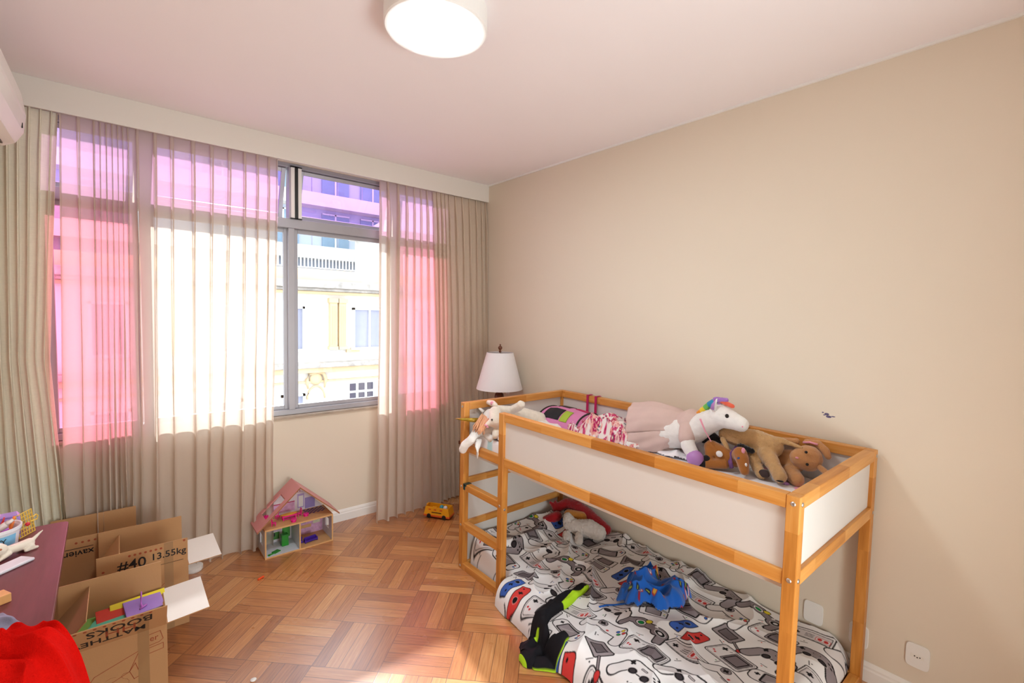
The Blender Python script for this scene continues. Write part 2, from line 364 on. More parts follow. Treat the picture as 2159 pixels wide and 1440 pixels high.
# ------------------------------------------------------------------ curtains
def curtain(name, xt, xb, ztop, zbot, yt, yb, A, m, label, k=.19, seed=0, sharp=5, xm=None, zm=None, group=None, edge=None):
    rs = np.random.RandomState(seed); nc = len(xt)-1; NCOL = 24; NR = 90
    v = np.linspace(0, 1, NR)[:, None]; v = v**1.25
    z = ztop+(zbot-ztop)*v
    t = np.linspace(0, 1, NCOL, endpoint=False); cell = np.repeat(np.arange(nc), NCOL); tt = np.tile(t, nc)
    cell = np.append(cell, nc-1); tt = np.append(tt, 1.0)
    xt = np.array(xt); xb = np.array(xb)
    a = xt[cell]+(xt[cell+1]-xt[cell])*tt; b = xb[cell]+(xb[cell+1]-xb[cell])*tt
    if xm is not None:
        xm = np.array(xm); c = xm[cell]+(xm[cell+1]-xm[cell])*tt; vm = (zm-ztop)/(zbot-ztop)
        lv = np.where(v < vm, v/vm, (v-vm)/(1-vm)); X = np.where(v < vm, a+(c-a)*lv, c+(b-c)*lv)
    else: X = a+(b-a)*v
    W = (np.diff(xt)[cell])*(1-v)+(np.diff(xb)[cell])*v
    ph = 2*PI*tt
    amp = (rs.rand(nc+1)*.5+.75); ac = amp[cell]+(amp[cell+1]-amp[cell])*tt
    grow = .35+.65*sstep(v/.13)
    pw = sharp-(sharp-1.3)*sstep(v/.35)
    # cross-section of one pleat cell (pleat at t=0 and t=1): pinched omega at the top, round folds below
    tc = np.minimum(tt, 1-tt); sg = np.where(tt <= .5, 1, -1)
    TX = np.interp(tc, [0, .06, .12, .17, .22, .28, .34, .5], [0, .075, .11, .10, .05, .045, .10, .5]); TY = np.interp(tc, [0, .06, .12, .17, .22, .28, .34, .5], [1.0, .95, .72, .45, .25, .05, 0, 0])
    bx = tc-k*np.sin(2*PI*tc); by = (.5+.5*np.cos(2*PI*tc))**1.25
    bl = sstep((v-.015)/.5)*.92*np.ones_like(X)*(1-.35*(vn(cell*2.3, v*0, 1, seed+2)))
    px_ = TX*(1-bl)+bx*bl; py_ = TY*(1-bl)+by*bl
    Y = (yt+(yb-yt)*v)-A*ac*(.45+.55*sstep(v/.1))*py_+.014*(vn(X*6, z*1.1, 1, seed)-.5)*(v+.2)*2
    newt = np.where(sg > 0, px_, 1-px_)
    wob = (vn(cell*3.1, z*1.7, 1, seed+9)-.5)*.02*v
    X = X+W*(newt-tt)+wob
    Z = z+0*X + (.006*(vn(X*9, z*0, 1, seed+4)-.5))*(v > .98)
    o = grid_mesh(name, X, Y, Z, m)
    return tag(rebase(o), label, 'curtain', group)
px = [168, 195, 212, 228, 240, 250, 262]
xtL = [-3.035, -2.955, -2.885, -2.86, -2.832, -2.806, -2.78, -2.757, -2.733, -2.69, -2.60, -2.515, -2.40, -2.295, -2.19, -2.10, -2.02, -1.945, -1.888]
xbL = [-3.10, -3.0, -2.93, -2.87, -2.82, -2.785, -2.75, -2.70, -2.62, -2.53, -2.44, -2.35, -2.26, -2.17, -2.09, -2.00, -1.93]
# the sheer at the left is two drops: a gathered one and a spread one
curtain('sheer_curtain', xtL[:10], [-3.08, -2.99, -2.93, -2.90, -2.87, -2.84, -2.815, -2.79, -2.76, -2.72], 2.855, .012, -.070, -.085, .054, M_sheer,
        'narrow bunched sheer linen curtain glowing orange pink next to the thick sage curtain', k=.24, seed=2, sharp=4)
curtain('sheer_curtain', xtL[9:], [-2.71, -2.64, -2.55, -2.43, -2.35, -2.28, -2.16, -2.08, -2.01, -1.96], 2.855, .012, -.062, -.085, .054, M_sheer,
        'widest pleated sheer linen curtain, sunlit, hanging left of the open window gap', k=.17, seed=5, sharp=9)
curtain('sheer_curtain', [-1.108, -1.035, -.94, -.86, -.785, -.72, -.66, -.60], [-1.19, -1.10, -1.02, -.93, -.85, -.76, -.68, -.59], 2.855, .012, -.062, -.20, .054, M_sheer,
        'sheer linen curtain hanging right of the open window gap', k=.18, seed=8, sharp=7)
curtain('lined_curtain', [-3.375, -3.33, -3.285, -3.24, -3.20, -3.155, -3.11, -3.065, -3.04], [-3.37, -3.32, -3.27, -3.22, -3.17, -3.13, -3.09, -3.05, -3.035], 2.855, .012, -.066, -.10, .042, M_thickL,
        'heavy sage beige curtain at the far left of the window behind the desk', k=.2, seed=11, sharp=3,
        xm=[-3.37, -3.335, -3.30, -3.265, -3.23, -3.20, -3.165, -3.13, -3.105], zm=1.45)
curtain('lined_curtain', [-.60, -.56, -.515, -.47, -.43, -.36, -.28, -.20, -.12, -.055, -.01], [-.58, -.53, -.48, -.43, -.38, -.32, -.25, -.19, -.13, -.07, -.02], 2.855, .012, -.066, -.16, .038, M_thickR,
        'heavy taupe beige curtain in the corner behind the table lamp', k=.2, seed=14, sharp=4)

# ------------------------------------------------------------------ exterior
M_fac = mat('facade_render', 'E4DFD6', .9, .05, .8); M_ochre = mat('ochre_stucco', 'E0C49A', .9, .05, 2); M_grime = mat('weathered_cornice', 'B9B0A6', .95, .35, 5)
M_peach = mat('peach_render', 'F0CFA8', .9, .08, 1.5); M_dark = mat('dark_glazing', '9A98A8', .3, .2, 2); M_pale = mat('pale_shutter', '9C9CAE', .5, .04); M_rail = mat('white_railing', 'DCDCDC', .5)
M_blueb = mat('blue_grey_cladding', 'B9C1D0', .7, .05, 1); M_road = mat('asphalt', '6D6B68', .9)
struct(MB().box((-30, .3, -8.1), (40, 60, -8)).build('ground', M_road))
B = thing('street_facade', 'cream and ochre old building facade across the street seen through the window', 'building', (3, 12, -8))
MB().box((-14, 12, -8), (16, 13.6, 3.0)).build('facade_wall', M_fac, B)
MB().box((-14, 11.86, 2.68), (16, 12, 3.06)).build('peach_band', M_peach, B)
MB().box((-14, 11.5, 2.45), (16, 12, 2.68)).box((-14, 11.68, 2.36), (16, 12, 2.45)).build('upper_cornice', M_grime, B, bevel=.02)
MB().box((-14, 11.84, 2.26), (16, 12, 2.35)).build('ochre_moulding', M_ochre, B)
MB().box((-14, 11.55, -.10), (16, 12, .05)).build('lower_cornice', M_grime, B, bevel=.02)
MB().box((-14, 11.7, -.27), (16, 12, -.10)).build('ochre_moulding', M_ochre, B, bevel=.01)
MB().box((-14, 11.92, -.62), (16, 12, -.56)).build('ochre_moulding', M_ochre, B)
for x in (-6.4, -1.8, 2.53, 7.2):
    for dx in (0, .3):
        c = MB(); c.box((x+dx, 11.86, .45), (x+dx+.24, 12, 2.1)); c.box((x+dx-.04, 11.8, 2.0), (x+dx+.28, 12, 2.14)); c.box((x+dx-.04, 11.8, .45), (x+dx+.28, 12, .55))
        for k in range(4): c.box((x+dx+.03+k*.055, 11.845, .6), (x+dx+.05+k*.055, 11.87, 1.9))
        c.build('pilaster', M_ochre, B)
def ext_win(x0, x1, z0, z1, n=2, m=None):
    f = MB(); t = .07
    f.box((x0, 11.88, z0), (x0+t, 12, z1)); f.box((x1-t, 11.88, z0), (x1, 12, z1)); f.box((x0, 11.88, z1-t), (x1, 12, z1)); f.box((x0-.06, 11.82, z0-.05), (x1+.06, 12, z0+.03))
    for k in range(1, n): xx = x0+(x1-x0)*k/n; f.box((xx-.03, 11.9, z0), (xx+.03, 12, z1))
    o = f.build('window', M_rail, B); MB().box((x0+t, 11.96, z0), (x1-t, 11.99, z1-t)).build('shutter_pane', m or M_pale, o)
for x0, x1 in ((3.31, 4.5), (1.18, 1.75), (-.7, -.1), (-3.4, -2.6), (-5.6, -4.8), (5.7, 6.6)): ext_win(x0, x1, .47, 1.85)
for x0, x1 in ((1.05, 1.75), (-.7, 0), (-3.4, -2.6)): ext_win(x0, x1, -2.2, -.95)
MB().box((3.1, 11.9, .33), (3.55, 12, .43)).build('ochre_plaque', M_ochre, B)
o = MB()
for k in range(3):
    for j in range(3): o.box((3.24+k*.31, 11.96, -1.0-j*.33), (3.24+k*.31+.2, 11.995, -.76-j*.33))
o.build('grille_window', mat('dark_opening', '4A4654', .6), B)
c = MB(); c.sphere((2.1, 11.95, -.5), .17, 14, (1.2, .5, 1.2)); 
for s_ in (-1, 1): c.tube([(2.1, 11.9, -.28), (2.1+s_*.22, 11.9, -.32), (2.1+s_*.3, 11.9, -.5), (2.1+s_*.26, 11.9, -.8)], [.05, .06, .06, .03], 8)
c.tube([(2.1+math.cos(a)*.28, 11.93, -1.15+math.sin(a)*.42) for a in np.linspace(0, PI, 12)], .03, 6)
c.build('ornament', M_ochre, B, smooth=True)
rl = MB(); rl.box((.2, 12.1, 3.58), (3.72, 12.14, 3.64)); rl.box((.2, 12.1, 3.1), (3.72, 12.14, 3.14))
for k in range(32): rl.box((.22+k*.112, 12.105, 3.1), (.26+k*.112, 12.135, 3.6))
rl.box((3.68, 12.08, 3.06), (3.76, 12.16, 3.68)); rl.build('balcony_railing', M_rail, B)
MB().box((4.0, 12.6, 3.0), (9, 13.5, 4.4)).prism([(3.7, 4.3), (9, 4.3), (9, 5.2), (5.0, 5.2)], (0, 12.5, 0), (1, 0, 0), (0, 0, 1), (0, 1, 0), .9).build('penthouse', M_fac, B)
B2 = thing('apartment_tower', 'blue grey block with balconies behind the cream facade, seen through the upper window', 'building', (3, 16, -8))
MB().box((-12, 16, -8), (16, 17.4, 8.3)).build('tower_wall', M_blueb, B2)
for z in (4.1, 6.15):
    MB().box((-12, 15.3, z-.35), (16, 16, z+.15)).build('balcony_slab', M_fac, B2)
    r2 = MB(); r2.box((-12, 15.32, z+.85), (16, 15.36, z+.9))
    for k in range(28): r2.box((-12+k, 15.32, z+.1), (-11.97+k, 15.35, z+.86))
    r2.build('balcony_rail', M_dark, B2)
    for x in (-7, -3.6, -.4, 1.6, 3.6, 5.2, 8.5):
        g = MB().box((x, 15.94, z+.2), (x+1.1, 15.99, z+1.55)).build('window', mat('teal_glazing', '7F98AC', .25), B2)
        MB().box((x+.5, 15.9, z+.2), (x+.56, 15.97, z+1.55)).box((x, 15.9, z+1.5), (x+1.1, 15.97, z+1.56)).build('window_bar', M_rail, g)

# ------------------------------------------------------------------ ceiling lamp
L = thing('ceiling_lamp', 'round white flat ceiling lamp, lit', 'ceiling lamp', (-1.768, -2.10, 2.925))
c0 = (-1.768, -2.10, 0)
MB().lathe([(.176, 2.926), (.205, 2.925), (.21, 2.93), (.21, H)], c0, 64).build('lamp_body', M_white, L, smooth=False)
s = NT('lit_diffuser'); s.b.inputs['Emission Color'].default_value = (.84, .95, 1, 1); s.b.inputs['Emission Strength'].default_value = LAMP; s.base(lin('FFFFFF'))
MB().lathe([(.174, 2.922), (.174, 2.928)], c0, 64).build('diffuser', s.m, L)

# ------------------------------------------------------------------ air conditioner
A = thing('air_conditioner', 'white wall mounted split air conditioner at the upper left edge', 'air conditioner', (XL, -.8, 2.55))
M_ac = mat('ac_plastic', 'F0ECE4', .35, .01)
prof = [(0, 2.545), (.16, 2.54), (.205, 2.565), (.235, 2.62), (.245, 2.70), (.232, 2.80), (.195, 2.85), (0, 2.86)]
MB().prism(prof, (XL, -.42, 0), (1, 0, 0), (0, 0, 1), (0, -1, 0), .85).build('casing', M_ac, A, bevel=.006)
MB().prism([(.232, 2.66), (.248, 2.70), (.236, 2.80), (.23, 2.80), (.23, 2.66)], (XL, -.45, 0), (1, 0, 0), (0, 0, 1), (0, -1, 0), .79).build('front_panel', M_ac, A)
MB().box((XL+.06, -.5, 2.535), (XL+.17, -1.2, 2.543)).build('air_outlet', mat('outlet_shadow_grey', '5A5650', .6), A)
MB().prism([(.09, 2.522), (.21, 2.552), (.21, 2.557), (.09, 2.527)], (XL, -.48, 0), (1, 0, 0), (0, 0, 1), (0, -1, 0), .74).build('louvre', M_ac, A)
MB().box((XL+.236, -.50, 2.625), (XL+.241, -.505, 2.65)).build('indicator', M_black, A)

# ------------------------------------------------------------------ wall plates, sticker
def plate(y, z, w_, h_, label, socket=False):
    P = thing('wall_socket' if socket else 'blank_plate', label, 'socket' if socket else 'wall plate', (0, y, z))
    prof = []
    for a in np.linspace(0, 2*PI, 33)[:-1]:
        ca, sa = math.cos(a), math.sin(a); prof.append((math.copysign(abs(ca)**.35, ca)*w_/2, math.copysign(abs(sa)**.35, sa)*h_/2))
    MB().prism(prof, (-.0001, y, z), (0, -1, 0), (0, 0, 1), (-1, 0, 0), .008).build('cover_plate', M_white, P, bevel=.002)
    if socket:
        MB().box((-.0095, y-.024, z-.009), (-.008, y+.024, z+.009)).build('socket_insert', M_ac, P, bevel=.003)
        h = MB()
        for k in (-1, 0, 1): h.lathe([(.0028, 0), (.0028, .0006)], (-.0097, y+k*.0095, z-(.003 if k == 0 else 0)), 8, Matrix.Rotation(-PI/2, 4, 'Y'))
        h.build('socket_holes', M_black, P)
plate(-3.486, .233, .086, .112, 'white wall socket with three holes, right of the bed', True)
plate(-3.062, .222, .09, .115, 'blank square wall plate under the loft bed beside its front corner post')
plate(-3.262, .210, .08, .112, 'blank wall plate half hidden by the rear corner post of the loft bed')
plate(-.474, 1.045, .05, .07, 'small blank wall plate behind the table lamp')
st = MB(); 
for (y, z, r, sy) in ((-3.066, 1.287, .009, 1.3), (-3.048, 1.293, .005, 1), (-3.075, 1.275, .009, 1.5), (-3.095, 1.279, .004, 2.5), (-3.055, 1.281, .004, 1.5)):
    st.sphere((-.0008, y, z), r, 10, (.08, sy, .7))
tagb(st, 'wall_sticker', mat('sticker_print', '5B5270', .5, .8, 120), 'small dark peeling bird shaped sticker on the beige wall', 'sticker')

# ------------------------------------------------------------------ loft bed
X0, X1, Y0, Y1, TT = -.028, -1.018, -1.204, -3.294, 1.16
BW = .045
bed = thing('loft_bed', 'orange pine loft bed with white panels and side ladder', 'bed', ((X0+X1)/2, (Y0+Y1)/2, 0))
def beam(name, a, b, m, par=bed, bev=.003): return MB().box(a, b).build(name, m, par, bevel=bev)
bolts = []
for (x, y) in ((X1, Y0-BW), (X1, Y1), (X0-BW, Y0-BW), (X0-BW, Y1)):
    beam('corner_post', (x, y, 0), (x+BW, y+BW, TT), PZ)
beam('ladder_post', (X1, -1.672, .046), (X1+BW, -1.625, TT), PZ)
# front long side
beam('top_rail', (X1+.002, Y1+BW, TT-.05), (X1+BW, -1.672, TT), PY)
beam('side_rail', (X1+.004, Y1+BW, .833), (X1+BW, -1.672, .885), PY)
beam('side_rail', (X1+.004, -1.625, .833), (X1+BW, Y0-BW, .885), PY)
beam('bottom_rail', (X1+.002, Y1+BW, 0), (X1+BW, Y0-BW, .045), PY)
MB().box((X1+.018, Y1+BW, .885), (X1+.026, -1.672, TT-.05)).build('side_panel', M_panel_s, bed)
# rungs
beam('rung', (X1+.004, -1.625, .558), (X1+BW, Y0-BW, .603), PY); beam('rung', (X1+.004, -1.625, .283), (X1+BW, Y0-BW, .333), PY)
cl = MB().box((X1-.001, Y0-BW-.032, .592), (X1+BW+.002, Y0-BW-.001, .606)).box((X1-.001, Y0-BW-.02, .565), (X1+.003, Y0-BW-.002, .6)).build('green_tape', mat('dark_teal_tape', '173A3A', .3), bed)
# wall long side
beam('top_rail', (X0-BW, Y1+BW, TT-.05), (X0, Y0-BW, TT), PY); beam('side_rail', (X0-BW, Y1+BW, .833), (X0, Y0-BW, .885), PY)
MB().box((X0-.028, Y1+BW, .885), (X0-.020, Y0-BW, TT-.05)).build('side_panel', M_panel, bed)
beam('bottom_rail', (X0-BW, Y1+BW, 0), (X0, Y0-BW, .045), PY)
# near end
beam('end_rail', (X1+BW, Y1+.002, TT-.05), (X0-BW, Y1+BW, TT), PX); beam('end_rail', (X1+BW, Y1+.002, .833), (X0-BW, Y1+BW-.004, .885), PX); beam('end_rail', (X1+BW, Y1+.002, 0), (X0-BW, Y1+BW, .045), PX)
MB().box((X1+BW, Y1+.018, .885), (X0-BW, Y1+.026, TT-.05)).build('end_panel', M_panel, bed)
# window end: panels down to the floor
for z0, z1 in ((TT-.05, TT), (.595, .64), (.29, .335), (0, .045)): beam('end_rail', (X1+BW, Y0-BW, z0), (X0-BW, Y0-.002, z1), PX)
MB().box((X1+BW, Y0-.026, .045), (X0-BW, Y0-.018, TT-.05)).build('end_panel', M_panel, bed)
MB().box((X1+BW, Y1+BW, .80), (X0-BW, Y0-BW, .834)).build('mattress_base', M_panel, bed)
def bolt(p, d):
    ax = Vector(d); M = ax.to_track_quat('Z', 'Y').to_matrix().to_4x4()
    MB().lathe([(.0085, 0), (.0085, .001), (.006, .003), (.003, .0025)], p, 16, M).build('bolt', M_steel, bed)
for z in (TT-.028, .858): bolt((X1, Y1+.022, z), (-1, 0, 0)); bolt((X1+.022, Y1, z), (0, -1, 0))
for y in (Y0-.022, ): [bolt((X1, y, z), (-1, 0, 0)) for z in (TT-.028, .858, .58, .31, .022)]
bolt((X1, -1.648, .58), (-1, 0, 0)); bolt((X1+.022, -1.672, .56), (0, -1, 0)); bolt((X0-.02, Y1, TT-.028), (0, -1, 0)); bolt((X0-.02, Y1, .858), (0, -1, 0))
# canvas for printed fabrics ------------------------------------------------
class Canvas:
    def __init__(s, w_, h_, res, bg):
        s.res = res; s.nx = int(w_/res)+1; s.ny = int(h_/res)+1; s.im = np.ones((s.ny, s.nx, 3))*np.array(lin3(bg))
    def at(s, cx, cy, R, ang=0, sc_=1):
        x0 = max(0, int((cx-R)/s.res)); x1 = min(s.nx, int((cx+R)/s.res)+1); y0_ = max(0, int((cy-R)/s.res)); y1_ = min(s.ny, int((cy+R)/s.res)+1)
        if x1 <= x0 or y1_ <= y0_: s.sub = None; return s
        gx, gy = np.meshgrid(np.arange(x0, x1)*s.res-cx, np.arange(y0_, y1_)*s.res-cy)
        c, n = math.cos(ang), math.sin(ang); s.X = (gx*c+gy*n)/sc_; s.Y = (-gx*n+gy*c)/sc_; s.sub = s.im[y0_:y1_, x0:x1]; s.k = sc_; return s
    def fill(s, d, col, line=None, lw=.0022):
        if s.sub is None: return
        aa = s.res/s.k
        if col is not None:
            a = np.clip(.5-d/aa, 0, 1)[..., None]; s.sub[:] = s.sub*(1-a)+np.array(lin3(col))*a
        if line is not None:
            a = np.clip(.5-(np.abs(d)-lw)/aa, 0, 1)[..., None]; s.sub[:] = s.sub*(1-a)+np.array(lin3(line))*a
    def rr(s, cx, cy, w_, h_, r=.01, rot=0):
        X, Y = s.X-cx, s.Y-cy
        if rot: c, n = math.cos(rot), math.sin(rot); X, Y = X*c+Y*n, -X*n+Y*c
        qx = np.abs(X)-w_/2+r; qy = np.abs(Y)-h_/2+r
        return np.hypot(np.maximum(qx, 0), np.maximum(qy, 0))+np.minimum(np.maximum(qx, qy), 0)-r
    def ci(s, cx, cy, r): return np.hypot(s.X-cx, s.Y-cy)-r
    def cp(s, ax, ay, bx, by, r):
        dx, dy = bx-ax, by-ay; h = np.clip(((s.X-ax)*dx+(s.Y-ay)*dy)/(dx*dx+dy*dy), 0, 1); return np.hypot(s.X-ax-h*dx, s.Y-ay-h*dy)-r
    def sample(s, u, v):
        x = np.clip(u/s.res, 0, s.nx-1.001); y = np.clip(v/s.res, 0, s.ny-1.001); i = x.astype(int); j = y.astype(int); a = (x-i)[..., None]; b = (y-j)[..., None]
        return (s.im[j, i]*(1-a)+s.im[j, i+1]*a)*(1-b)+(s.im[j+1, i]*(1-a)+s.im[j+1, i+1]*a)*b
def lin3(c): return tuple(int(c[i:i+2], 16)/255 for i in (0, 2, 4))
K = '1A1618'; G = '9A9094'; WH = 'E9E5E6'
def plus(c, x, y, r, col): 
    if c.sub is None: return
    c.fill(np.minimum(c.rr(x, y, r*2, r*.75, .001), c.rr(x, y, r*.75, r*2, .001)), col)
def motif(c, k, x, y, ang, sc_):
    c.at(x, y, .16*sc_, ang, sc_)
    if c.sub is None: return
    mn = np.minimum
    if k == 0:   # upright handheld
        c.fill(c.rr(0, 0, .17, .115, .014), WH, K); c.fill(c.rr(0, 0, .155, .10, .01), None, K, .0007); c.fill(c.rr(.028, .002, .085, .085, .004), G, K, .0018); c.fill(c.rr(.028, .002, .066, .066, .002), '7F7479', K, .003)
        plus(c, -.055, .028, .013, K); c.fill(c.ci(-.05, -.03, .005), 'C8323A'); c.fill(c.ci(-.064, -.022, .005), 'C8323A'); c.fill(c.cp(-.03, .03, -.025, .038, .0016), K)
    elif k == 1:  # grey twin stick pad
        b = mn(mn(c.rr(0, .015, .13, .06, .028), c.cp(-.06, 0, -.078, -.06, .024)), c.cp(.06, 0, .078, -.06, .024))
        c.fill(b, [G, WH][int(abs(x*977)) % 2], K, .0025)
        for s_ in (-1, 1): c.fill(c.ci(s_*.028, -.012, .018), K, 'C9C2C4', .0012); c.fill(c.ci(s_*.028, -.012, .011), '3A3438')
        plus(c, -.055, .022, .011, K)
        for a, b_ in ((.055, .033), (.055, .011), (.044, .022), (.066, .022)): c.fill(c.ci(a, b_, .0045), K)
        c.fill(c.rr(0, .022, .026, .008, .003), 'B9B1B4', K, .001)
    elif k == 2:  # blue half pad
        d = np.maximum(mn(c.rr(.012, 0, .075, .165, .004), c.rr(-.005, 0, .085, .165, .036)), -(.0385-c.X)*-1-.0)
        d = c.rr(0, 0, .07, .165, .026); d = mn(d, c.rr(.018, 0, .034, .165, .003))
        c.fill(d, '3F62B5', K); c.fill(c.ci(0, .042, .016), K, '9AA6C8', .0015); plus(c, 0, -.012, .015, K); c.fill(c.ci(.012, -.06, .006), K)
    elif k == 3:  # red half pad
        d = c.rr(0, 0, .07, .165, .026); d = mn(d, c.rr(-.018, 0, .034, .165, .003))
        c.fill(d, 'D8433F', K); c.fill(c.ci(0, -.042, .016), K, 'E89A96', .0015); plus(c, 0, .012, .015, K); c.fill(c.ci(-.012, .06, .006), K)
    elif k == 4:  # white round pad, coloured buttons
        b = mn(mn(c.rr(0, .012, .15, .07, .033), c.cp(-.066, 0, -.085, -.058, .023)), c.cp(.066, 0, .085, -.058, .023))
        c.fill(b, WH, K); c.fill(c.ci(-.05, .018, .02), G, K, .0015); plus(c, -.05, .018, .013, K)
        for a, b_, q in ((.05, .032, 'E2C93A'), (.05, .004, '2F8F4A'), (.036, .018, '3A62B5'), (.064, .018, 'CC3A3A')): c.fill(c.ci(a, b_, .0075), q, K, .0008)
        c.fill(c.ci(0, -.006, .006), 'CC3A3A'); c.fill(c.cp(-.015, -.03, .012, -.03, .003), G)
    elif k == 5:  # grey double handle pad, green and yellow
        b = mn(mn(c.ci(-.052, 0, .038), c.ci(.052, 0, .038)), mn(c.rr(0, .005, .1, .04, .01), mn(c.cp(-.07, 0, -.09, -.07, .018), c.cp(.07, 0, .09, -.07, .018))))
        c.fill(b, '8A7F83', K, .0026); c.fill(c.ci(-.05, 0, .022), WH, K, .0015); c.fill(c.ci(-.05, 0, .013), '1E8A45', K, .001); c.fill(c.ci(-.03, .03, .015), 'E5D23C', K, .0015)
        c.fill(c.ci(.055, 0, .022), K, WH, .0015); c.fill(c.ci(.055, 0, .01), 'D9D4D6'); plus(c, .02, .02, .009, WH)
    elif k == 6:  # wide handheld
        c.fill(c.rr(0, 0, .19, .085, .03), WH, K); c.fill(c.rr(0, 0, .1, .066, .004), G, K, .0035); c.fill(c.cp(-.03, -.02, .02, .02, .003), 'B8B0B3')
        plus(c, -.07, .01, .01, K); c.fill(c.ci(.07, .016, .006), 'CC3A3A', K, .001); c.fill(c.ci(.078, -.002, .006), '3A62B5', K, .001)
    elif k == 7:  # rectangular pad
        c.fill(c.rr(0, 0, .18, .075, .004), WH, K); c.fill(c.rr(0, -.004, .16, .056, .002), 'DAD4D6', K, .0012); plus(c, -.055, -.004, .013, K)
        c.fill(c.rr(.05, -.008, .055, .026, .002), WH, 'CC3A3A', .001)
        for a in (.038, .062): c.fill(c.ci(a, -.008, .009), 'CC3A3A')
        for j in range(3): c.fill(c.cp(-.02, -.014+j*.01, .012, -.014+j*.01, .0014), K)
    elif k == 8:  # folding console
        c.fill(c.rr(0, .042, .12, .075, .008), WH, K); c.fill(c.rr(0, .044, .075, .052, .002), '8D8286', K, .003)
        c.fill(c.rr(0, -.042, .12, .075, .008), WH, K); c.fill(c.rr(0, -.04, .066, .048, .002), '9B9195', K, .002); plus(c, -.047, -.035, .008, K)
        for a, b_, q in ((.047, -.028, 'E2C93A'), (.047, -.044, '2F8F4A')): c.fill(c.ci(a, b_, .004), q)
    elif k == 9:  # lever stick
        c.fill(c.rr(-.01, 0, .11, .08, .008), G, K, .0025); c.fill(c.rr(-.01, 0, .07, .045, .003), '6E6468', K, .002); c.fill(c.cp(.045, -.02, .095, -.045, .005), '8D8286', K, .0015); c.fill(c.ci(.1, -.048, .012), 'CC3A3A', K, .0015)
def game_canvas(w_, h_, res, seed=1, step=.196):
    c = Canvas(w_, h_, res, 'F3F1F2'); rs = np.random.RandomState(seed); order = [0, 1, 5, 7, 4, 8, 2, 0, 6, 9, 1, 7, 4]; q = 0
    j = 0; y = .05
    while y < h_+.1:
        x = .04+(.09 if j % 2 else 0)
        while x < w_+.15:
            k = order[(q+j*4) % 13]; q += 1
            if k in (2, 3):
                motif(c, 2, x-.045, y+.012, .12*rs.randn(), .86); motif(c, 3, x+.045, y-.012, .12*rs.randn(), .86)
            else: motif(c, k, x+rs.randn()*.006, y+rs.randn()*.006, rs.randn()*.24, 1.05)
            # small squiggles between
            c.at(x+step*.52, y+step*.42, .03, rs.rand()*6); 
            if c.sub is not None: c.fill(c.cp(-.014, 0, .014, .003, .0015), K); c.fill(c.ci(.0, .012, .003), rs.choice(['CC3A3A', '3A62B5', '2F8F4A', K]))
            x += step
        y += step*.80; j += 1
    return c

# ------------------------------------------------------------------ lower bed duvet
XW, YE, YS = -.024, -3.245, -1.262
def xfront(y):
    y = np.asarray(y, float); a = sstep((-1.66-y)/.05)
    out = -1.095-.075*sstep((-1.8-y)/.7)-.02*np.sin(y*5.2)-.012*np.sin(y*13)
    r = out+ (np.clip((YE+.16-y)/.16, 0, 1)**2)*.10
    return -.955*(1-a)+r*a
def duv_top(x, y):
    x = np.asarray(x, float); y = np.asarray(y, float)
    xr = x*.8+y*.6; yr = -x*.6+y*.8
    z = .125+.055*sstep((y+1.62)/.3)+.012*vn(x, y, 4, 1)
    fold = ridged(xr*2.2+.3*vn(x, y, 3, 5), yr*5.5, 1, 2)**4*.038+ridged(xr*4.5, yr*3.2+.5*vn(x, y, 4, 6), 1, 7)**5*.016
    crumple = ridged(x*6+vn(x, y, 6, 3), y*6, 1, 8)**2*.022
    z = z+fold*(.55+.6*vn(x, y, 2, 11))+1.5*crumple*np.clip(sstep((y+1.95)/.5)+.7*sstep((x+.3)/.2)*sstep((y+2.9)/.6), 0, 1)
    z = z+.035*sstep((x+.22)/.16)*sstep((y+2.5)/.6)*vn(x, y, 7, 4)
    return z
def duvet_z(x, y):
    x = np.asarray(x, float); y = np.asarray(y, float)
    d = np.clip(x-xfront(y), 0, 1); e = np.clip(y-YE, 0, 1); s_ = np.clip(YS+.0-y, 0, 1)
    drop = np.sqrt(np.clip(1-(1-np.clip(d/.085, 0, 1))**2.2, 0, 1)); drope = np.sqrt(np.clip(1-(1-np.clip(e/.10, 0, 1))**2.2, 0, 1))
    return duv_top(x, y)*drop*drope+.003
ny, nx = 760, 470
yy = np.linspace(YS, YE, ny)[:, None]; ss = np.linspace(0, 1, nx)[None, :]
ss2 = 1-(1-ss)**1.0
XX = XW+(xfront(yy)-XW)*ss2; YY = yy+0*XX
YY = YY+.008*(vn(XX, YY, 9, 30)-.5)*(ss2 > .0)
ZZ = duvet_z(XX, YY)
CAN = game_canvas(2.15, 1.30, .0014, 4)
rot = .22
U_ = (YY-YS)*-1; V_ = (XX-XW)*-1
Uc = U_*math.cos(rot)-V_*math.sin(rot)*.0+ .04*(vn(XX, YY, 3, 20)-.5)*(1+2*sstep((YY+2.0)/.5)); Vc = 1.25-V_-U_*.04+.03*(vn(XX, YY, 3, 21)-.5)
Uc = U_+.18*V_+.03*(vn(XX, YY, 3.5, 20)-.5)*(1+1.6*sstep((YY+2.1)/.5)); Uc = np.clip(Uc*.93, 0, 2.14)
Vc = np.clip(1.22-V_+.03*(vn(XX, YY, 3.5, 21)-.5), 0, 1.29)
colr = CAN.sample(Uc, Vc)
M_duvet = attr_mat('game_print_cotton', .9, .1, 400)
d = grid_mesh('duvet', XX, YY, ZZ, M_duvet, color=colr)
tag(rebase(d), 'white duvet printed with game controllers, rumpled on the floor bed under the loft', 'duvet')

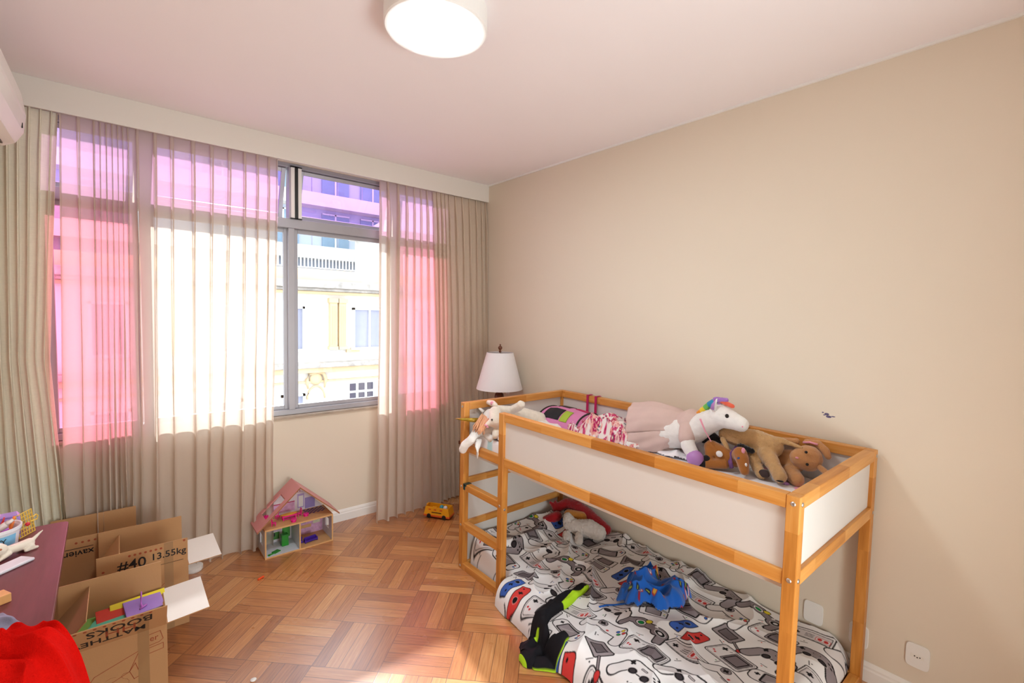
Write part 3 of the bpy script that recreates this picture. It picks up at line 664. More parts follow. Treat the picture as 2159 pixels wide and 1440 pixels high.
# ------------------------------------------------------------------ upper mattress and its sheet
M_sheet = attr_mat('pastel_sheet', .9, .1, 300)
c = Canvas(2.1, 1.0, .003, 'F4F1F4'); rs = np.random.RandomState(8)
for k in range(60):
    x, y = rs.rand()*2.1, rs.rand(); col = rs.choice(['F2B9D0', 'C9C3EE', 'BFE3EA', 'F7D9E3', 'EFA0B8'])
    c.at(x, y, .12, rs.rand()*3); 
    if c.sub is not None: c.fill(np.minimum(c.ci(0, 0, .025+.02*rs.rand()), c.cp(0, 0, .05, .02, .02)), col)
for (x, y, s_) in ((1.72, .42, 1), (1.45, .30, .8), (.2, .75, .9)):
    for rr_, col in ((.115, '8E86D6'), (.092, 'E880B6'), (.07, 'F4A6B8'), (.05, 'F4F1F4')):
        c.at(x, y, .15, 1.2, s_); c.fill(np.maximum(c.ci(0, 0, rr_), -c.Y), col)
    c.at(x, y, .15, 1.2, s_); c.fill(np.minimum(c.ci(-.08, 0, .03), c.ci(-.11, -.01, .022)), 'F6C9D2'); c.fill(np.minimum(c.ci(.08, 0, .03), c.ci(.11, -.01, .02)), 'BEE6E8')
gx = np.linspace(X1+BW+.001, X0-BW-.001, 150)[None, :]; gy = np.linspace(Y0-BW-.004, Y1+BW+.004, 320)[:, None]
GX = gx+0*gy; GY = gy+0*gx; ed = np.minimum(np.minimum(GX-gx.min(), gx.max()-GX), np.minimum(GY-gy.min(), gy.max()-GY))
def mat_z(x, y): return .945+.006*vn(x, y, 5, 40)+.008*ridged(x*3, y*4, 1, 41)**3
GZ = .838+(mat_z(GX, GY)-.838)*np.sqrt(np.clip(1-(1-np.clip(ed/.014, 0, 1))**2, 0, 1))
mt = grid_mesh('mattress', GX, GY, GZ, M_sheet, color=c.sample(Y0-GY, GX-X1))
tag(rebase(mt), 'upper bunk mattress in a white sheet with pastel rainbow print', 'mattress')

# ------------------------------------------------------------------ plush toys
def plushm(name, col, bump=.5, bs=260, var=.06): return mat(name, col, .95, var, 30, bump, bs, sheen=.5, spec=.1, dist=.004)
P_white = plushm('white_plush', 'F3EFEA'); P_cream = plushm('cream_plush', 'F0E6D6'); P_tan = plushm('tan_plush', 'C79E6C', .9, 160, .12); P_bun = plushm('caramel_plush', 'C68E5C', .8, 200, .1)
P_horse = plushm('chestnut_plush', 'A8692F', .5); P_blk = plushm('black_plush', '1C1718', .8, 120); P_lil = mat('lilac_satin', 'B883C4', .35, .04); P_pink = plushm('pink_plush', 'EE9FB4', .3)
M_eye = mat('eye_black', '0E0C0E', .1)
def ball(name, p, r, m, parent, sc_=(1, 1, 1), M=None): return MB().sphere(p, r, 16, sc_, M).build(name, m, parent, smooth=True)
# white unicorn in a dusty pink dress
U = thing('plush_unicorn', 'white plush unicorn with rainbow mane wearing a dusty pink dress', 'stuffed toy', (-.27, -2.45, .945))
ub = [(-.27, -2.641, 1.233, .066), (-.29, -2.72, 1.224, .048), (-.3, -2.768, 1.215, .040)], [(-.27, -2.64, 1.225, .06), (-.27, -2.57, 1.185, .066), (-.27, -2.50, 1.13, .078), (-.27, -2.40, 1.09, .095), (-.27, -2.22, 1.05, .1), (-.27, -2.12, 1.02, .07)], \
     [(-.33, -2.487, 1.109, .038), (-.36, -2.507, 1.055, .04), (-.37, -2.543, 1.015, .037)], [(-.2, -2.5, 1.05, .04), (-.2, -2.55, .99, .035)], [(-.33, -2.2, 1.03, .045), (-.4, -2.14, .985, .034)]
ubo = caps('body', ub, P_white, U, .007, 4, .004)
ball('hoof', (-.378, -2.563, .997), .045, P_lil, U, (1, 1.05, 1)); ball('hoof', (-.2, -2.575, .985), .038, P_lil, U)
for dx in (-.04, .03):
    er = MB().tube([(-.28+dx, -2.625, 1.27), (-.285+dx, -2.630, 1.30), (-.28+dx, -2.642, 1.335)], [.017, .013, .002], 10, flat=.5, up=(1, 0, 0)).build('ear', P_white, U, smooth=True)
    MB().tube([(-.296+dx, -2.625, 1.275), (-.300+dx, -2.630, 1.30), (-.295+dx, -2.640, 1.328)], [.011, .009, .001], 8, flat=.35, up=(1, 0, 0)).build('inner_ear', P_lil, er, smooth=True)
for (p, q, r, col) in (((-.27, -2.64, 1.318), (-.285, -2.71, 1.300), .014, 'F06A4C'), ((-.27, -2.61, 1.32), (-.275, -2.67, 1.325), .016, 'A877C4'), ((-.265, -2.575, 1.285), (-.265, -2.605, 1.31), .019, '2E8FB8'),
                       ((-.265, -2.555, 1.265), (-.265, -2.575, 1.288), .019, '6FBF5A'), ((-.265, -2.535, 1.245), (-.265, -2.556, 1.266), .019, 'F2D23A'), ((-.262, -2.515, 1.222), (-.265, -2.536, 1.246), .019, 'F59A2E'), ((-.262, -2.47, 1.205), (-.262, -2.515, 1.222), .015, 'F2653A')):
    caps('mane_tuft', [[p+(r,), q+(r*.9,)]], plushm('mane_'+col, col, .7, 200), U, .004, 2, .004)
ball('eye', (-.330, -2.705, 1.252), .0105, M_eye, U, (.6, 1, 1.1)); ball('nostril', (-.334, -2.79, 1.212), .004, P_pink, U)
# dress: sleeve band round the neck/chest plus a wide skirt fanned back over the body
M_dress = mat('dusty_pink_cotton', 'D9BDB4', .9, .03, 20, .2, 400)
TH = np.linspace(0, 2*PI, 90)[None, :]; VV = np.linspace(0, 1, 50)[:, None]
cy_ = -2.52+.42*VV; cz_ = 1.15-.10*VV; rad = .078+.03*sstep(VV/.2)-.016*np.exp(-((VV-.3)/.06)**2)+.055*sstep((VV-.3)/.5); fl = 1+.05*np.sin(TH*5+9*VV)*sstep(VV*2)+.09*(ridged(TH*1.1+3*VV+9, VV*2.2+.6*TH, 1, 3)-.5)+.03*np.sin(TH*15+6*VV)*VV
DX = -.245-np.cos(TH)*rad*fl*.95; DY = cy_+.05*np.sin(TH)*VV-.02; DZ = np.maximum(cz_+np.sin(TH)*rad*fl*(1.0), .958+.004*np.sin(TH*11))
DX = np.clip(DX-.05*VV*np.clip(-np.sin(TH), 0, 1), -.43, -.085)
dr = grid_mesh('dress', DX, DY, DZ, M_dress, U, thick=.002)
caps('sleeve', [[(-.315, -2.475, 1.135, .048), (-.345, -2.49, 1.09, .047)]], M_dress, U, .006, 3)
MB().tube([(-.335, -2.56, 1.21), (-.35, -2.60, 1.15), (-.34, -2.63, 1.10)], .007, 6, flat=.3).build('ribbon', P_pink, U)
# horse
Hh = thing('plush_horse', 'chestnut plush horse with black hooves and mane lying before the unicorn', 'stuffed toy', (-.32, -2.7, .945))
caps('body', [[(-.28, -2.604, 1.050, .042), (-.28, -2.68, 1.025, .046), (-.28, -2.74, 1.01, .035)], [(-.3, -2.60, 1.045, .025), (-.33, -2.617, 1.01, .022)], [(-.32, -2.70, .99, .028), (-.35, -2.62, .974, .025)], [(-.29, -2.74, 1.03, .03), (-.32, -2.778, 1.066, .036), (-.34, -2.80, 1.045, .034), (-.365, -2.825, .995, .024)]], P_horse, Hh, .006, 4, .002)
ball('hoof', (-.36, -2.592, .973), .030, P_blk, Hh, (1, 1.1, .95)); ball('hoof', (-.345, -2.612, 1.000), .022, P_blk, Hh)
caps('mane', [[(-.25, -2.545, 1.075, .02), (-.24, -2.58, 1.098, .03), (-.24, -2.63, 1.09, .018)], [(-.275, -2.76, 1.092, .018), (-.275, -2.82, 1.082, .014)]], P_blk, Hh, .005, 2, .012)
ball('chest_patch', (-.338, -2.678, 1.042), .019, P_white, Hh, (.35, 1, .9)); ball('forehead_star', (-.371, -2.833, 1.030), .008, P_white, Hh, (.5, .8, 1.2))
ball('ear', (-.345, -2.805, 1.092), .012, P_pink, Hh, (.5, .8, 1.3)); ball('eye', (-.368, -2.795, 1.052), .009, mat('blue_print_eye', '2C4F86', .2), Hh, (.4, 1, .9))
MB().tube([(-.25, -2.73, 1.075), (-.32, -2.735, 1.055), (-.345, -2.74, 1.02), (-.335, -2.745, .985)], .011, 8).build('collar', mat('purple_ribbon', '7A4A86', .5), Hh, smooth=True)
# tan dog-like plush sprawled over
Cc = thing('plush_dog', 'sandy tan long limbed plush dog sprawled across the other toys', 'stuffed toy', (-.22, -2.85, .945))
caps('body', [[(-.215, -2.655, 1.125, .044), (-.215, -2.72, 1.125, .052), (-.2, -2.804, 1.125, .056), (-.2, -2.885, 1.108, .058)], [(-.24, -2.88, 1.075, .044), (-.29, -2.935, 1.035, .034), (-.32, -2.975, 1.000, .034)], [(-.19, -2.915, 1.150, .017), (-.2, -3.024, 1.134, .009)],
              [(-.22, -2.80, 1.07, .035), (-.27, -2.84, 1.01, .027), (-.31, -2.885, .985, .028)]], P_tan, Cc, .006, 4, .006)
caps('ear', [[(-.26, -2.655, 1.105, .015), (-.275, -2.685, 1.075, .014), (-.285, -2.705, 1.05, .006)]], P_tan, Cc, .005, 3)
ball('paw_pad', (-.328, -2.905, .996), .024, mat('dark_brown_suede', '3A2A28', .7), Cc, (.5, 1.1, .85)); ball('claws', (-.345, -2.985, .985), .009, P_blk, Cc, (1, 2, .6))
# bunny
Bb = thing('plush_rabbit', 'caramel plush rabbit with long ears lying at the end of the upper bunk', 'stuffed toy', (-.15, -3.0, .945))
caps('body', [[(-.165, -3.045, 1.080, .066), (-.2, -3.02, 1.084, .048)], [(-.13, -2.97, 1.04, .06), (-.12, -2.89, 1.02, .06)], [(-.2, -2.98, 1.0, .04), (-.25, -3.026, .985, .037)], [(-.11, -2.874, 1.12, .022), (-.12, -2.97, 1.14, .02)]], P_bun, Bb, .006, 4, .004)
e1 = caps('ear', [[(-.12, -3.02, 1.15, .016), (-.12, -3.07, 1.152, .018), (-.125, -3.105, 1.125, .02), (-.13, -3.12, 1.10, .015)]], P_bun, Bb, .005, 3); e2 = caps('ear', [[(-.18, -3.09, 1.06, .014), (-.2, -3.14, 1.035, .016), (-.21, -3.17, 1.0, .015)]], P_bun, Bb, .005, 3)
MB().tube([(-.138, -3.01, 1.148), (-.14, -3.04, 1.156), (-.139, -3.075, 1.152)], .009, 8, flat=.6).build('inner_ear', P_pink, e1, smooth=True); ball('inner_ear', (-.222, -3.145, 1.03), .012, P_pink, e2, (.4, 1, 1))
ball('eye', (-.232, -3.055, 1.125), .007, M_eye, Bb); ball('eye', (-.232, -3.063, 1.066), .007, M_eye, Bb); ball('nose', (-.249, -3.022, 1.092), .006, P_pink, Bb, (.6, 1.3, .8)); ball('tail_bow', (-.28, -2.985, .96), .015, P_lil, Bb, (1, 1.4, .5))
# the two pale toys at the ladder
wa = thing('plush_pony', 'white plush unicorn with gold horn and peach mane hanging over the ladder side', 'stuffed toy', (-.95, -1.35, .9))
caps('body', [[(-.85, -1.32, 1.065, .050), (-.9, -1.34, 1.035, .046), (-.93, -1.40, 1.0, .04)], [(-.95, -1.33, .985, .036), (-1.035, -1.36, .935, .030), (-1.058, -1.32, .895, .030), (-1.06, -1.30, .86, .028)], [(-.93, -1.38, .965, .03), (-.955, -1.47, .955, .024)], [(-.80, -1.36, 1.01, .06), (-.6, -1.40, 1.0, .055)]], P_white, wa, .006, 4, .003)
MB().tube([(-.955, -1.33, 1.048), (-1.0, -1.29, 1.05), (-1.04, -1.255, 1.052), (-1.075, -1.225, 1.056)], [.017, .014, .009, .002], 12).build('horn', mat('gold_fabric', 'A98A2A', .35, .2, 60, metal=.4), wa, smooth=True)
MB().tube([(-.87, -1.27, 1.085), (-.885, -1.245, 1.105), (-.9, -1.225, 1.125)], [.022, .016, .002], 10, flat=.5).build('ear', P_white, wa, smooth=True)
mm = MB(); rs = np.random.RandomState(2)
for k in range(46):
    a = rs.rand(); x = -.93-.03*rs.rand(); y = -1.335-.10*a
    pts = [(x, y, 1.095-.03*a), (x-.03, y-.005+rs.randn()*.006, 1.06-.02*a), (x-.052, y+rs.randn()*.012, 1.02-.01*a), (x-.055-.01*rs.rand(), y+rs.randn()*.016-.0, .975+.03*rs.rand())]
    mm.tube(pts, [.004, .005, .004, .0025], 6)
mm.build('mane', plushm('peach_yarn', 'F0B184', .3, 300), wa, smooth=True)
MB().tube([(-1.0, -1.40, .94), (-1.03, -1.425, .905), (-1.04, -1.437, .86), (-1.045, -1.443, .829)], [.02, .018, .012, .003], 8, flat=.5).build('tail', P_white, wa, smooth=True)
wb = thing('plush_lamb', 'cream plush lamb with pink nose leaning on the ladder post', 'stuffed toy', (-.9, -1.45, .945))
caps('body', [[(-.90, -1.434, 1.115, .041), (-.94, -1.49, 1.067, .040)], [(-.95, -1.47, 1.06, .028), (-.985, -1.462, 1.052, .014)], [(-.85, -1.40, 1.12, .033), (-.7, -1.374, 1.080, .045), (-.62, -1.40, 1.06, .05), (-.5, -1.44, 1.02, .05)], [(-.74, -1.40, 1.10, .028), (-.74, -1.49, 1.145, .03), (-.74, -1.51, 1.16, .03)], [(-.93, -1.49, 1.0, .028), (-.965, -1.525, .985, .02)]], P_cream, wb, .006, 4, .004)
e1 = caps('ear', [[(-.87, -1.40, 1.155, .016), (-.84, -1.33, 1.152, .022), (-.82, -1.26, 1.145, .018), (-.82, -1.23, 1.14, .012)]], P_cream, wb, .005, 3)
ball('inner_ear', (-.868, -1.36, 1.160), .018, P_pink, e1, (.6, 1, .8)); ball('eye', (-.975, -1.50, 1.088), .006, M_eye, wb)
MB().sphere((-.997, -1.465, 1.048), .013, 12, (.6, 1.2, .5)).sphere((-.992, -1.475, 1.038), .011, 12, (.6, 1.2, .5)).build('mouth', P_pink, wb, smooth=True)
# crumpled cloth heaps -------------------------------------------------------
def heap(name, cx, cy, rx, ry, h, rot_, zf, m, label, cat, colf=None, seed=0, n=150, fold=1.0, irr=.25, parent=None, fs=1.0):
    g = np.linspace(-1.35, 1.35, n); A_, B_ = np.meshgrid(g, g); th = np.arctan2(B_, A_); R = np.hypot(A_, B_)
    out = 1+irr*(vn(np.cos(th)*2+5, np.sin(th)*2+5, 1, seed)-.5)*2+irr*.5*(vn(np.cos(th)*5+9, np.sin(th)*5+9, 1, seed+1)-.5)*2
    q = np.clip(1-R/out, 0, 1)
    c_, s_ = math.cos(rot_), math.sin(rot_); X = cx+A_*rx*c_-B_*ry*s_; Y = cy+A_*rx*s_+B_*ry*c_
    wr = ridged(X*9*fs+2*vn(X, Y, 7, seed+2), Y*9*fs, 1, seed+3)**2; w2 = ridged((X+Y)*14, (X-Y)*5, 1, seed+4)**3
    hh = np.sqrt(np.clip(1-(1-np.clip(q/.35, 0, 1))**2, 0, 1))
    Z = zf(X, Y)+h*hh*(.35+fold*(.5*wr+.3*w2)+.3*vn(X, Y, 8, seed+5)*q)+.002
    X2 = X+.012*fold*(vn(X, Y, 16, seed+6)-.5)*hh; Y2 = Y+.012*fold*(vn(X, Y, 16, seed+7)-.5)*hh
    o = grid_mesh(name, X2, Y2, Z, m, parent, mask=(q > 0), color=(colf(X, Y, q, A_, B_) if colf else None))
    sm = o.modifiers.new('smooth', 'SMOOTH'); sm.iterations = 9 if name == 'red_fleece' else 3
    return tag(rebase(o), label, cat) if not parent else o
def canv_col(c, ox, oy, ang=0, s=1.0, warp=.02):
    def f(X, Y, q, A_, B_):
        u = ((X-ox)*math.cos(ang)+(Y-oy)*math.sin(ang))*s+warp*(vn(X, Y, 9, 3)-.5); v = (-(X-ox)*math.sin(ang)+(Y-oy)*math.cos(ang))*s+warp*(vn(X, Y, 9, 6)-.5)
        return c.sample(u % (c.nx*c.res-.002), v % (c.ny*c.res-.002))
    return f
# floral blanket
fc = Canvas(.8, .8, .0018, 'F3E6E0'); rs = np.random.RandomState(12)
for k in range(900):
    x, y = rs.rand(2)*.8; col = rs.choice(['B5205A', 'E79A93', 'EFB6A8', 'D34A78', 'B5205A', '56606A', 'F0C4BC']); r = .008+.012*rs.rand()
    fc.at(x, y, .06, rs.rand()*3)
    if fc.sub is None: continue
    if col == '56606A': fc.fill(fc.cp(-.012, 0, .012, .004, .004), col); continue
    dd = np.minimum.reduce([fc.ci(r*.7*math.cos(a), r*.7*math.sin(a), r*.55) for a in (0, 1.26, 2.51, 3.77, 5.03)]); fc.fill(dd, col); fc.fill(fc.ci(0, 0, r*.35), 'F6E3C4' if col == 'B5205A' else 'A81E50')
heap('floral_blanket', -.32, -2.02, .36, .15, .125, 1.80, mat_z, attr_mat('floral_cotton', .9, .15, 300), 'crumpled pink and crimson floral blanket on the upper bunk', 'blanket', canv_col(fc, -2, -4, 0, 1.9), 3, 220, 1.3, .15)
heap('white_blanket', -.42, -1.44, .30, .15, .10, .5, mat_z, mat('white_fleece', 'F1ECE6', .95, .03, 30, .4, 200), 'puffy white blanket at the ladder end of the upper bunk', 'blanket', None, 22, 110, .5, .15)
pc = Canvas(.5, .5, .004, 'F6F0F2'); 
for k in range(60): pc.at(rs.rand()*.5, rs.rand()*.5, .06, rs.rand()*3); pc.fill(pc.rr(0, 0, .05, .03, .005), rs.choice(['EE8FB4', 'F6C6D6', 'E96AA0', 'FFFFFF'])) if pc.sub is not None else 0
heap('pink_sheet', -.86, -1.53, .10, .13, .06, .2, mat_z, attr_mat('pink_white_cotton', .9), 'white cloth with pink patches by the ladder opening on the upper bunk', 'cloth', canv_col(pc, -2, -3), 31, 70, .7, .1)
heap('patterned_cloth', -.28, -2.42, .10, .12, .045, .3, mat_z, attr_mat('pink_scarf', .9), 'pink satin scarf under the unicorn plush', 'cloth', canv_col(pc, -2, -3), 35, 70, .7, .2)
# backpack
bk = thing('backpack', 'open pink backpack with black piping lying in the corner of the upper bunk', 'backpack', (-.33, -1.58, .945))
M_bp = mat('pink_nylon', 'DF86B8', .5, .04, 12, .2, 90); M_crim = mat('crimson_webbing', 'C0125C', .6)

def arch(w_, h_, n=16): return [(-w_/2, 0)]+[(-w_/2*math.cos(a), h_*.35+h_*.65*math.sin(a)) for a in np.linspace(0, PI, n)]+[(w_/2, 0)]
axd = Vector((.16, -1, 0)).normalized(); exd = Vector((-axd.y, axd.x, 0))
def bagpt(a, b, t): return Vector((-.335, -1.36, .957))+exd*a+Vector((0, 0, b))+axd*t
def ring(w_, h_, t): return [bagpt(a, b, t) for a, b in arch(w_, h_)]
secs = [(.26, .09, 0), (.31, .125, .02), (.33, .14, .12), (.33, .13, .25), (.31, .115, .36), (.27, .08, .385)]
bb = MB(); vs = []; n = len(arch(1, 1)); fs = []
for w_, h_, t in secs: vs += ring(w_, h_, t)
for i in range(len(secs)-1):
    for k in range(n): fs.append((i*n+k, i*n+(k+1) % n, (i+1)*n+(k+1) % n, (i+1)*n+k))
fs += [tuple(range(n)), tuple(range((len(secs)-1)*n, len(secs)*n))]
bb.add(vs, fs).build('bag_body', M_bp, bk, smooth=False)
MB().tube(ring(.315, .127, .018), .006, 8).build('piping', M_black, bk, smooth=True); MB().tube(ring(.318, .121, .352), .006, 8).build('piping', M_black, bk, smooth=True)
def shell(a0, a1, t0, t1, m, name, off=.004):
    """patch hugging the curved top of the bag between two angles"""
    A_ = np.linspace(a0, a1, 12); Tt = np.linspace(t0, t1, 8); V = []; F_ = []
    for t in Tt:
        w_ = np.interp(t, [q[2] for q in secs], [q[0] for q in secs])+2*off; h_ = np.interp(t, [q[2] for q in secs], [q[1] for q in secs])+off
        for a in A_: V.append(bagpt(-w_/2*math.cos(a), h_*.35+h_*.65*math.sin(a), t))
    for i in range(7):
        for k in range(11): F_.append((i*12+k, i*12+k+1, (i+1)*12+k+1, (i+1)*12+k))
    o = MB().add(V, F_).build(name, m, bk, smooth=True); q = o.modifiers.new('t', 'SOLIDIFY'); q.thickness = .003; return o
shell(.35, 1.25, .06, .20, mat('black_mesh_cloth', '1E1B20', .8, .2, 40, .5, 120), 'mesh_window'); shell(.3, 1.2, .21, .27, mat('lime_lining', 'A7BF3A', .7), 'lime_panel'); shell(1.6, 2.3, .09, .19, M_black, 'dark_flap'); shell(1.7, 2.4, .23, .33, M_crim, 'crimson_pocket')
MB().tube([bagpt(-.167, .036, .075), bagpt(-.168, .034, .098)], .0045, 8, flat=.5).tube([bagpt(-.168, .031, .104), bagpt(-.168, .031, .112)], .004, 8).tube([bagpt(-.168, .033, .118), bagpt(-.168, .031, .135)], .0045, 8, flat=.5).build('faded_mark', M_black, bk, smooth=True)
for (a, b) in (((-.073, -1.52, 1.05), -1.52), ((-.073, -1.60, 1.05), -1.60)):
    y = b; MB().box((-.079, y-.011, 1.04), (-.076, y+.011, 1.166)).box((-.079, y-.011, 1.163), (-.024, y+.011, 1.166)).box((-.16, y-.011, 1.037), (-.076, y+.011, 1.041)).build('shoulder_strap', M_crim, bk, bevel=.001)
# small items behind the blanket
it = MB().tube([(-.13, -2.02, .97), (-.12, -2.05, 1.03), (-.11, -2.08, 1.09)], [.03, .035, .022], 14)
tagb(it, 'striped_sock_toy', mat('navy_pink_stripe', '6B5A86', .9, .9, 40), 'small navy and pink soft toy between the blanket and the back rail', 'soft toy', smooth=True)

# ------------------------------------------------------------------ things on the lower bed
def ztop(x, y, r=.0): return float(duvet_z(x, y))+r
rp = thing('red_plush', 'dark red plush toy with ochre belly in the inner corner of the lower bed', 'stuffed toy', (-.2, -1.5, .17))
P_red = plushm('dark_red_plush', '9C1C22', .9, 90, .15)
caps('body', [[(-.20, -1.34, .255, .035), (-.12, -1.38, .29, .04), (-.10, -1.46, .29, .045), (-.09, -1.56, .26, .05), (-.09, -1.66, .23, .045), (-.08, -1.74, .20, .04)], [(-.25, -1.40, .225, .04), (-.32, -1.36, .20, .035)], [(-.21, -1.33, .27, .02), (-.235, -1.31, .30, .012)], [(-.21, -1.34, .27, .02), (-.19, -1.32, .305, .01)]], P_red, rp, .007, 3, .01)
caps('belly', [[(-.19, -1.47, .245, .042), (-.15, -1.56, .245, .045)]], plushm('ochre_plush', 'D08A3A', .6), rp, .006, 3, .004)
wp = thing('white_plush_dog', 'shaggy off white plush dog lying on the lower bed in front of the red toy', 'stuffed toy', (-.25, -1.65, .17))
caps('body', [[(-.27, -1.55, .225, .05), (-.25, -1.61, .215, .058), (-.21, -1.69, .225, .065), (-.19, -1.76, .215, .055)], [(-.27, -1.54, .25, .045), (-.27, -1.53, .275, .03)], [(-.34, -1.59, .18, .032), (-.36, -1.61, .17, .03)], [(-.31, -1.68, .19, .03), (-.33, -1.70, .175, .03)]], plushm('shaggy_white', 'DDD3CB', 1, 110, .08), wp, .006, 3, .014)
# blue fleece pyjamas
pcv = Canvas(.8, .8, .002, '1F62C0'); rs = np.random.RandomState(3)
for k in range(240):
    x, y = rs.rand(2)*.8; pcv.at(x, y, .05, rs.rand()*6)
    if pcv.sub is None: continue
    t = k % 4
    if t == 0: pcv.fill(pcv.ci(0, 0, .016), 'C03038'); pcv.fill(pcv.ci(0, 0, .011), 'E9E3E6'); pcv.fill(pcv.ci(0, 0, .006), '2B4D9A')
    elif t == 1: pcv.fill(pcv.rr(0, 0, .026, .020, .006), 'E0B040', 'B02A2A')
    elif t == 2: pcv.fill(pcv.rr(0, 0, .03, .018, .008), '14203A'); pcv.fill(pcv.cp(-.008, 0, .008, 0, .002), 'B9C840')
    else: pcv.fill(pcv.rr(0, 0, .022, .012, .004), '9A2030')
M_pj = attr_mat('blue_fleece', .95, .5, 160, .4)
zfun = lambda x, y: duvet_z(x, y)
pj = heap('pyjamas', -.44, -2.39, .20, .15, .125, -.62, zfun, M_pj, 'crumpled blue fleece pyjamas with small red and yellow badges on the lower bed', 'pyjamas', canv_col(pcv, -2, -4), 51, 220, .95, .30, fs=1.25)
MB().tube([(x, y, ztop(x, y)+.006) for x, y in ((-.60, -2.36), (-.64, -2.33), (-.68, -2.29), (-.72, -2.26), (-.77, -2.25))], .006, 8, flat=.6).build('drawstring', mat('blue_cord', '1F62C0', .9), pj, smooth=True)
# black top with lime side stripes
def strip(pts, ws, hs, m, par, name, n=26, colf=None, seed=0):
    pts = np.array(pts, float); L = len(pts); tt = np.linspace(0, L-1, 90); px_ = np.interp(tt, range(L), pts[:, 0]); py_ = np.interp(tt, range(L), pts[:, 1]); w_ = np.interp(tt, range(L), ws); h_ = np.interp(tt, range(L), hs)
    k_ = np.ones(9)/9; px_ = np.convolve(np.pad(px_, 4, 'edge'), k_, 'valid'); py_ = np.convolve(np.pad(py_, 4, 'edge'), k_, 'valid')
    dx = np.gradient(px_); dy = np.gradient(py_); l = np.hypot(dx, dy); nx_, ny_ = -dy/l, dx/l
    u = np.linspace(-1, 1, n)[None, :]; e = np.clip(np.minimum(tt, tt[-1]-tt)/.25, 0, 1)[:, None]**.5
    wv = w_[:, None]*(1+.12*np.sin(tt*4+seed)[:, None])*(e*.5+.5)
    X = px_[:, None]+nx_[:, None]*u*wv; Y = py_[:, None]+ny_[:, None]*u*wv
    Z = duvet_z(X, Y)+.004+h_[:, None]*np.sqrt(np.clip(1-np.abs(u)**2.6, 0, 1))*e*(.55+.7*ridged(X*16, Y*16, 1, seed+2))
    Z[:, 0] = duvet_z(X[:, 0], Y[:, 0])+.001; Z[:, -1] = duvet_z(X[:, -1], Y[:, -1])+.001
    c_ = colf(tt[:, None]+0*u, u+0*tt[:, None]) if colf else None
    return grid_mesh(name, X, Y, Z, m, par, color=c_)
bt = thing('black_sweatshirt', 'black sports top with lime green side stripes thrown on the lower bed front edge', 'sweatshirt', (-1.0, -2.15, .14))
M_bl = attr_mat('black_knit', .85, .3, 300)
LI = np.array(lin3('B4E02A')); BK = np.array(lin3('17151A'))
def stripe(lo, hi, t0=0, t1=99):
    def f(t, u): 
        k = ((u > lo+.12*np.sin(t*5)) & (u < hi) & (t > t0) & (t < t1))[..., None]; return np.where(k, LI, BK)
    return f
strip([(-.655, -2.06), (-.80, -2.08), (-.95, -2.09), (-1.08, -2.11), (-1.16, -2.13)], [.026, .038, .042, .045, .05], [.022, .032, .036, .04, .05], M_bl, bt, 'sleeve', colf=lambda t, u: np.where(((u > .30+.25*np.sin(t*4)) & (t < 1.9))[..., None], LI, BK), seed=1)
strip([(-1.10, -2.11), (-1.17, -2.15), (-1.23, -2.175), (-1.275, -2.165)], [.05, .075, .06, .03], [.05, .055, .04, .02], M_bl, bt, 'torso', colf=lambda t, u: np.where((((np.hypot((t-.75)*.7, u*.6-.05) < .09)) | (t > 2.72))[..., None], LI, BK), seed=4)
strip([(-1.23, -2.20), (-1.19, -2.25), (-1.14, -2.29), (-1.08, -2.30)], [.035, .045, .042, .026], [.025, .028, .028, .02], M_bl, bt, 'sleeve', colf=lambda t, u: np.where(((np.abs(u) > .93) | (t > 2.75) & (u > 0))[..., None], LI, BK), seed=7)

# ------------------------------------------------------------------ bedside table and lamp
nt = thing('bedside_table', 'small wooden bedside table hidden behind the bed under the lamp', 'table', (-.27, -.62, 0))
M_dw = mat('dark_turned_wood', '6E3B22', .35, .2, 30)
MB().box((-.50, -.85, .60), (-.04, -.40, .63)).build('table_top', M_dw, nt, bevel=.004)
for x in (-.49, -.085):
    for y in (-.84, -.445): MB().box((x, y, 0), (x+.035, y+.035, .6)).build('leg', M_dw, nt)
lp = thing('table_lamp', 'table lamp with white cone shade and turned dark wood base in the corner', 'lamp', (-.22, -.62, .63))
cl_ = (-.22, -.62, 0)
MB().lathe([(.09, .63), (.09, .645), (.04, .665), (.02, .70), (.035, .74), (.05, .80), (.045, .86), (.02, .90), (.014, .94), (.03, .97), (.038, 1.0), (.042, 1.03), (.036, 1.06), (.018, 1.075), (.024, 1.09), (.012, 1.10), (.008, 1.16)], cl_, 24).build('base', M_dw, lp, smooth=True)
s = NT('white_lampshade'); s.base(lin('F3F0F2')); s.rough(.8); s.b.inputs['Subsurface Weight'].default_value = 0; s.bump(s.noise(s.pos(), 500, 2), .05)
sh = MB(); n = 64
pr = [(.205, 1.103), (.118, 1.425), (.114, 1.425), (.201, 1.103)]
vs = []; fs = []
for r, z in pr:
    for k in range(n): vs.append((cl_[0]+r*math.cos(2*PI*k/n), cl_[1]+r*math.sin(2*PI*k/n), z))
for i in range(4):
    for k in range(n): fs.append((i*n+k, i*n+(k+1) % n, ((i+1) % 4)*n+(k+1) % n, ((i+1) % 4)*n+k))
sh.add(vs, fs).build('lamp_shade', s.m, lp, smooth=False)
sp = MB()
for a in (0, 2*PI/3, 4*PI/3): sp.tube([cl_[:2]+(1.425,), (cl_[0]+.115*math.cos(a), cl_[1]+.115*math.sin(a), 1.42)], .002, 6)
sp.tube([(cl_[0], cl_[1], 1.15), (cl_[0], cl_[1], 1.43)], .003, 6); sp.build('shade_spider', M_steel, lp)
MB().lathe([(.010, 1.425), (.012, 1.437), (.007, 1.445), (.017, 1.458), (.019, 1.468), (.014, 1.478), (.006, 1.484), (.007, 1.495), (.002, 1.50)], cl_, 20).build('finial', M_dw, lp, smooth=True)

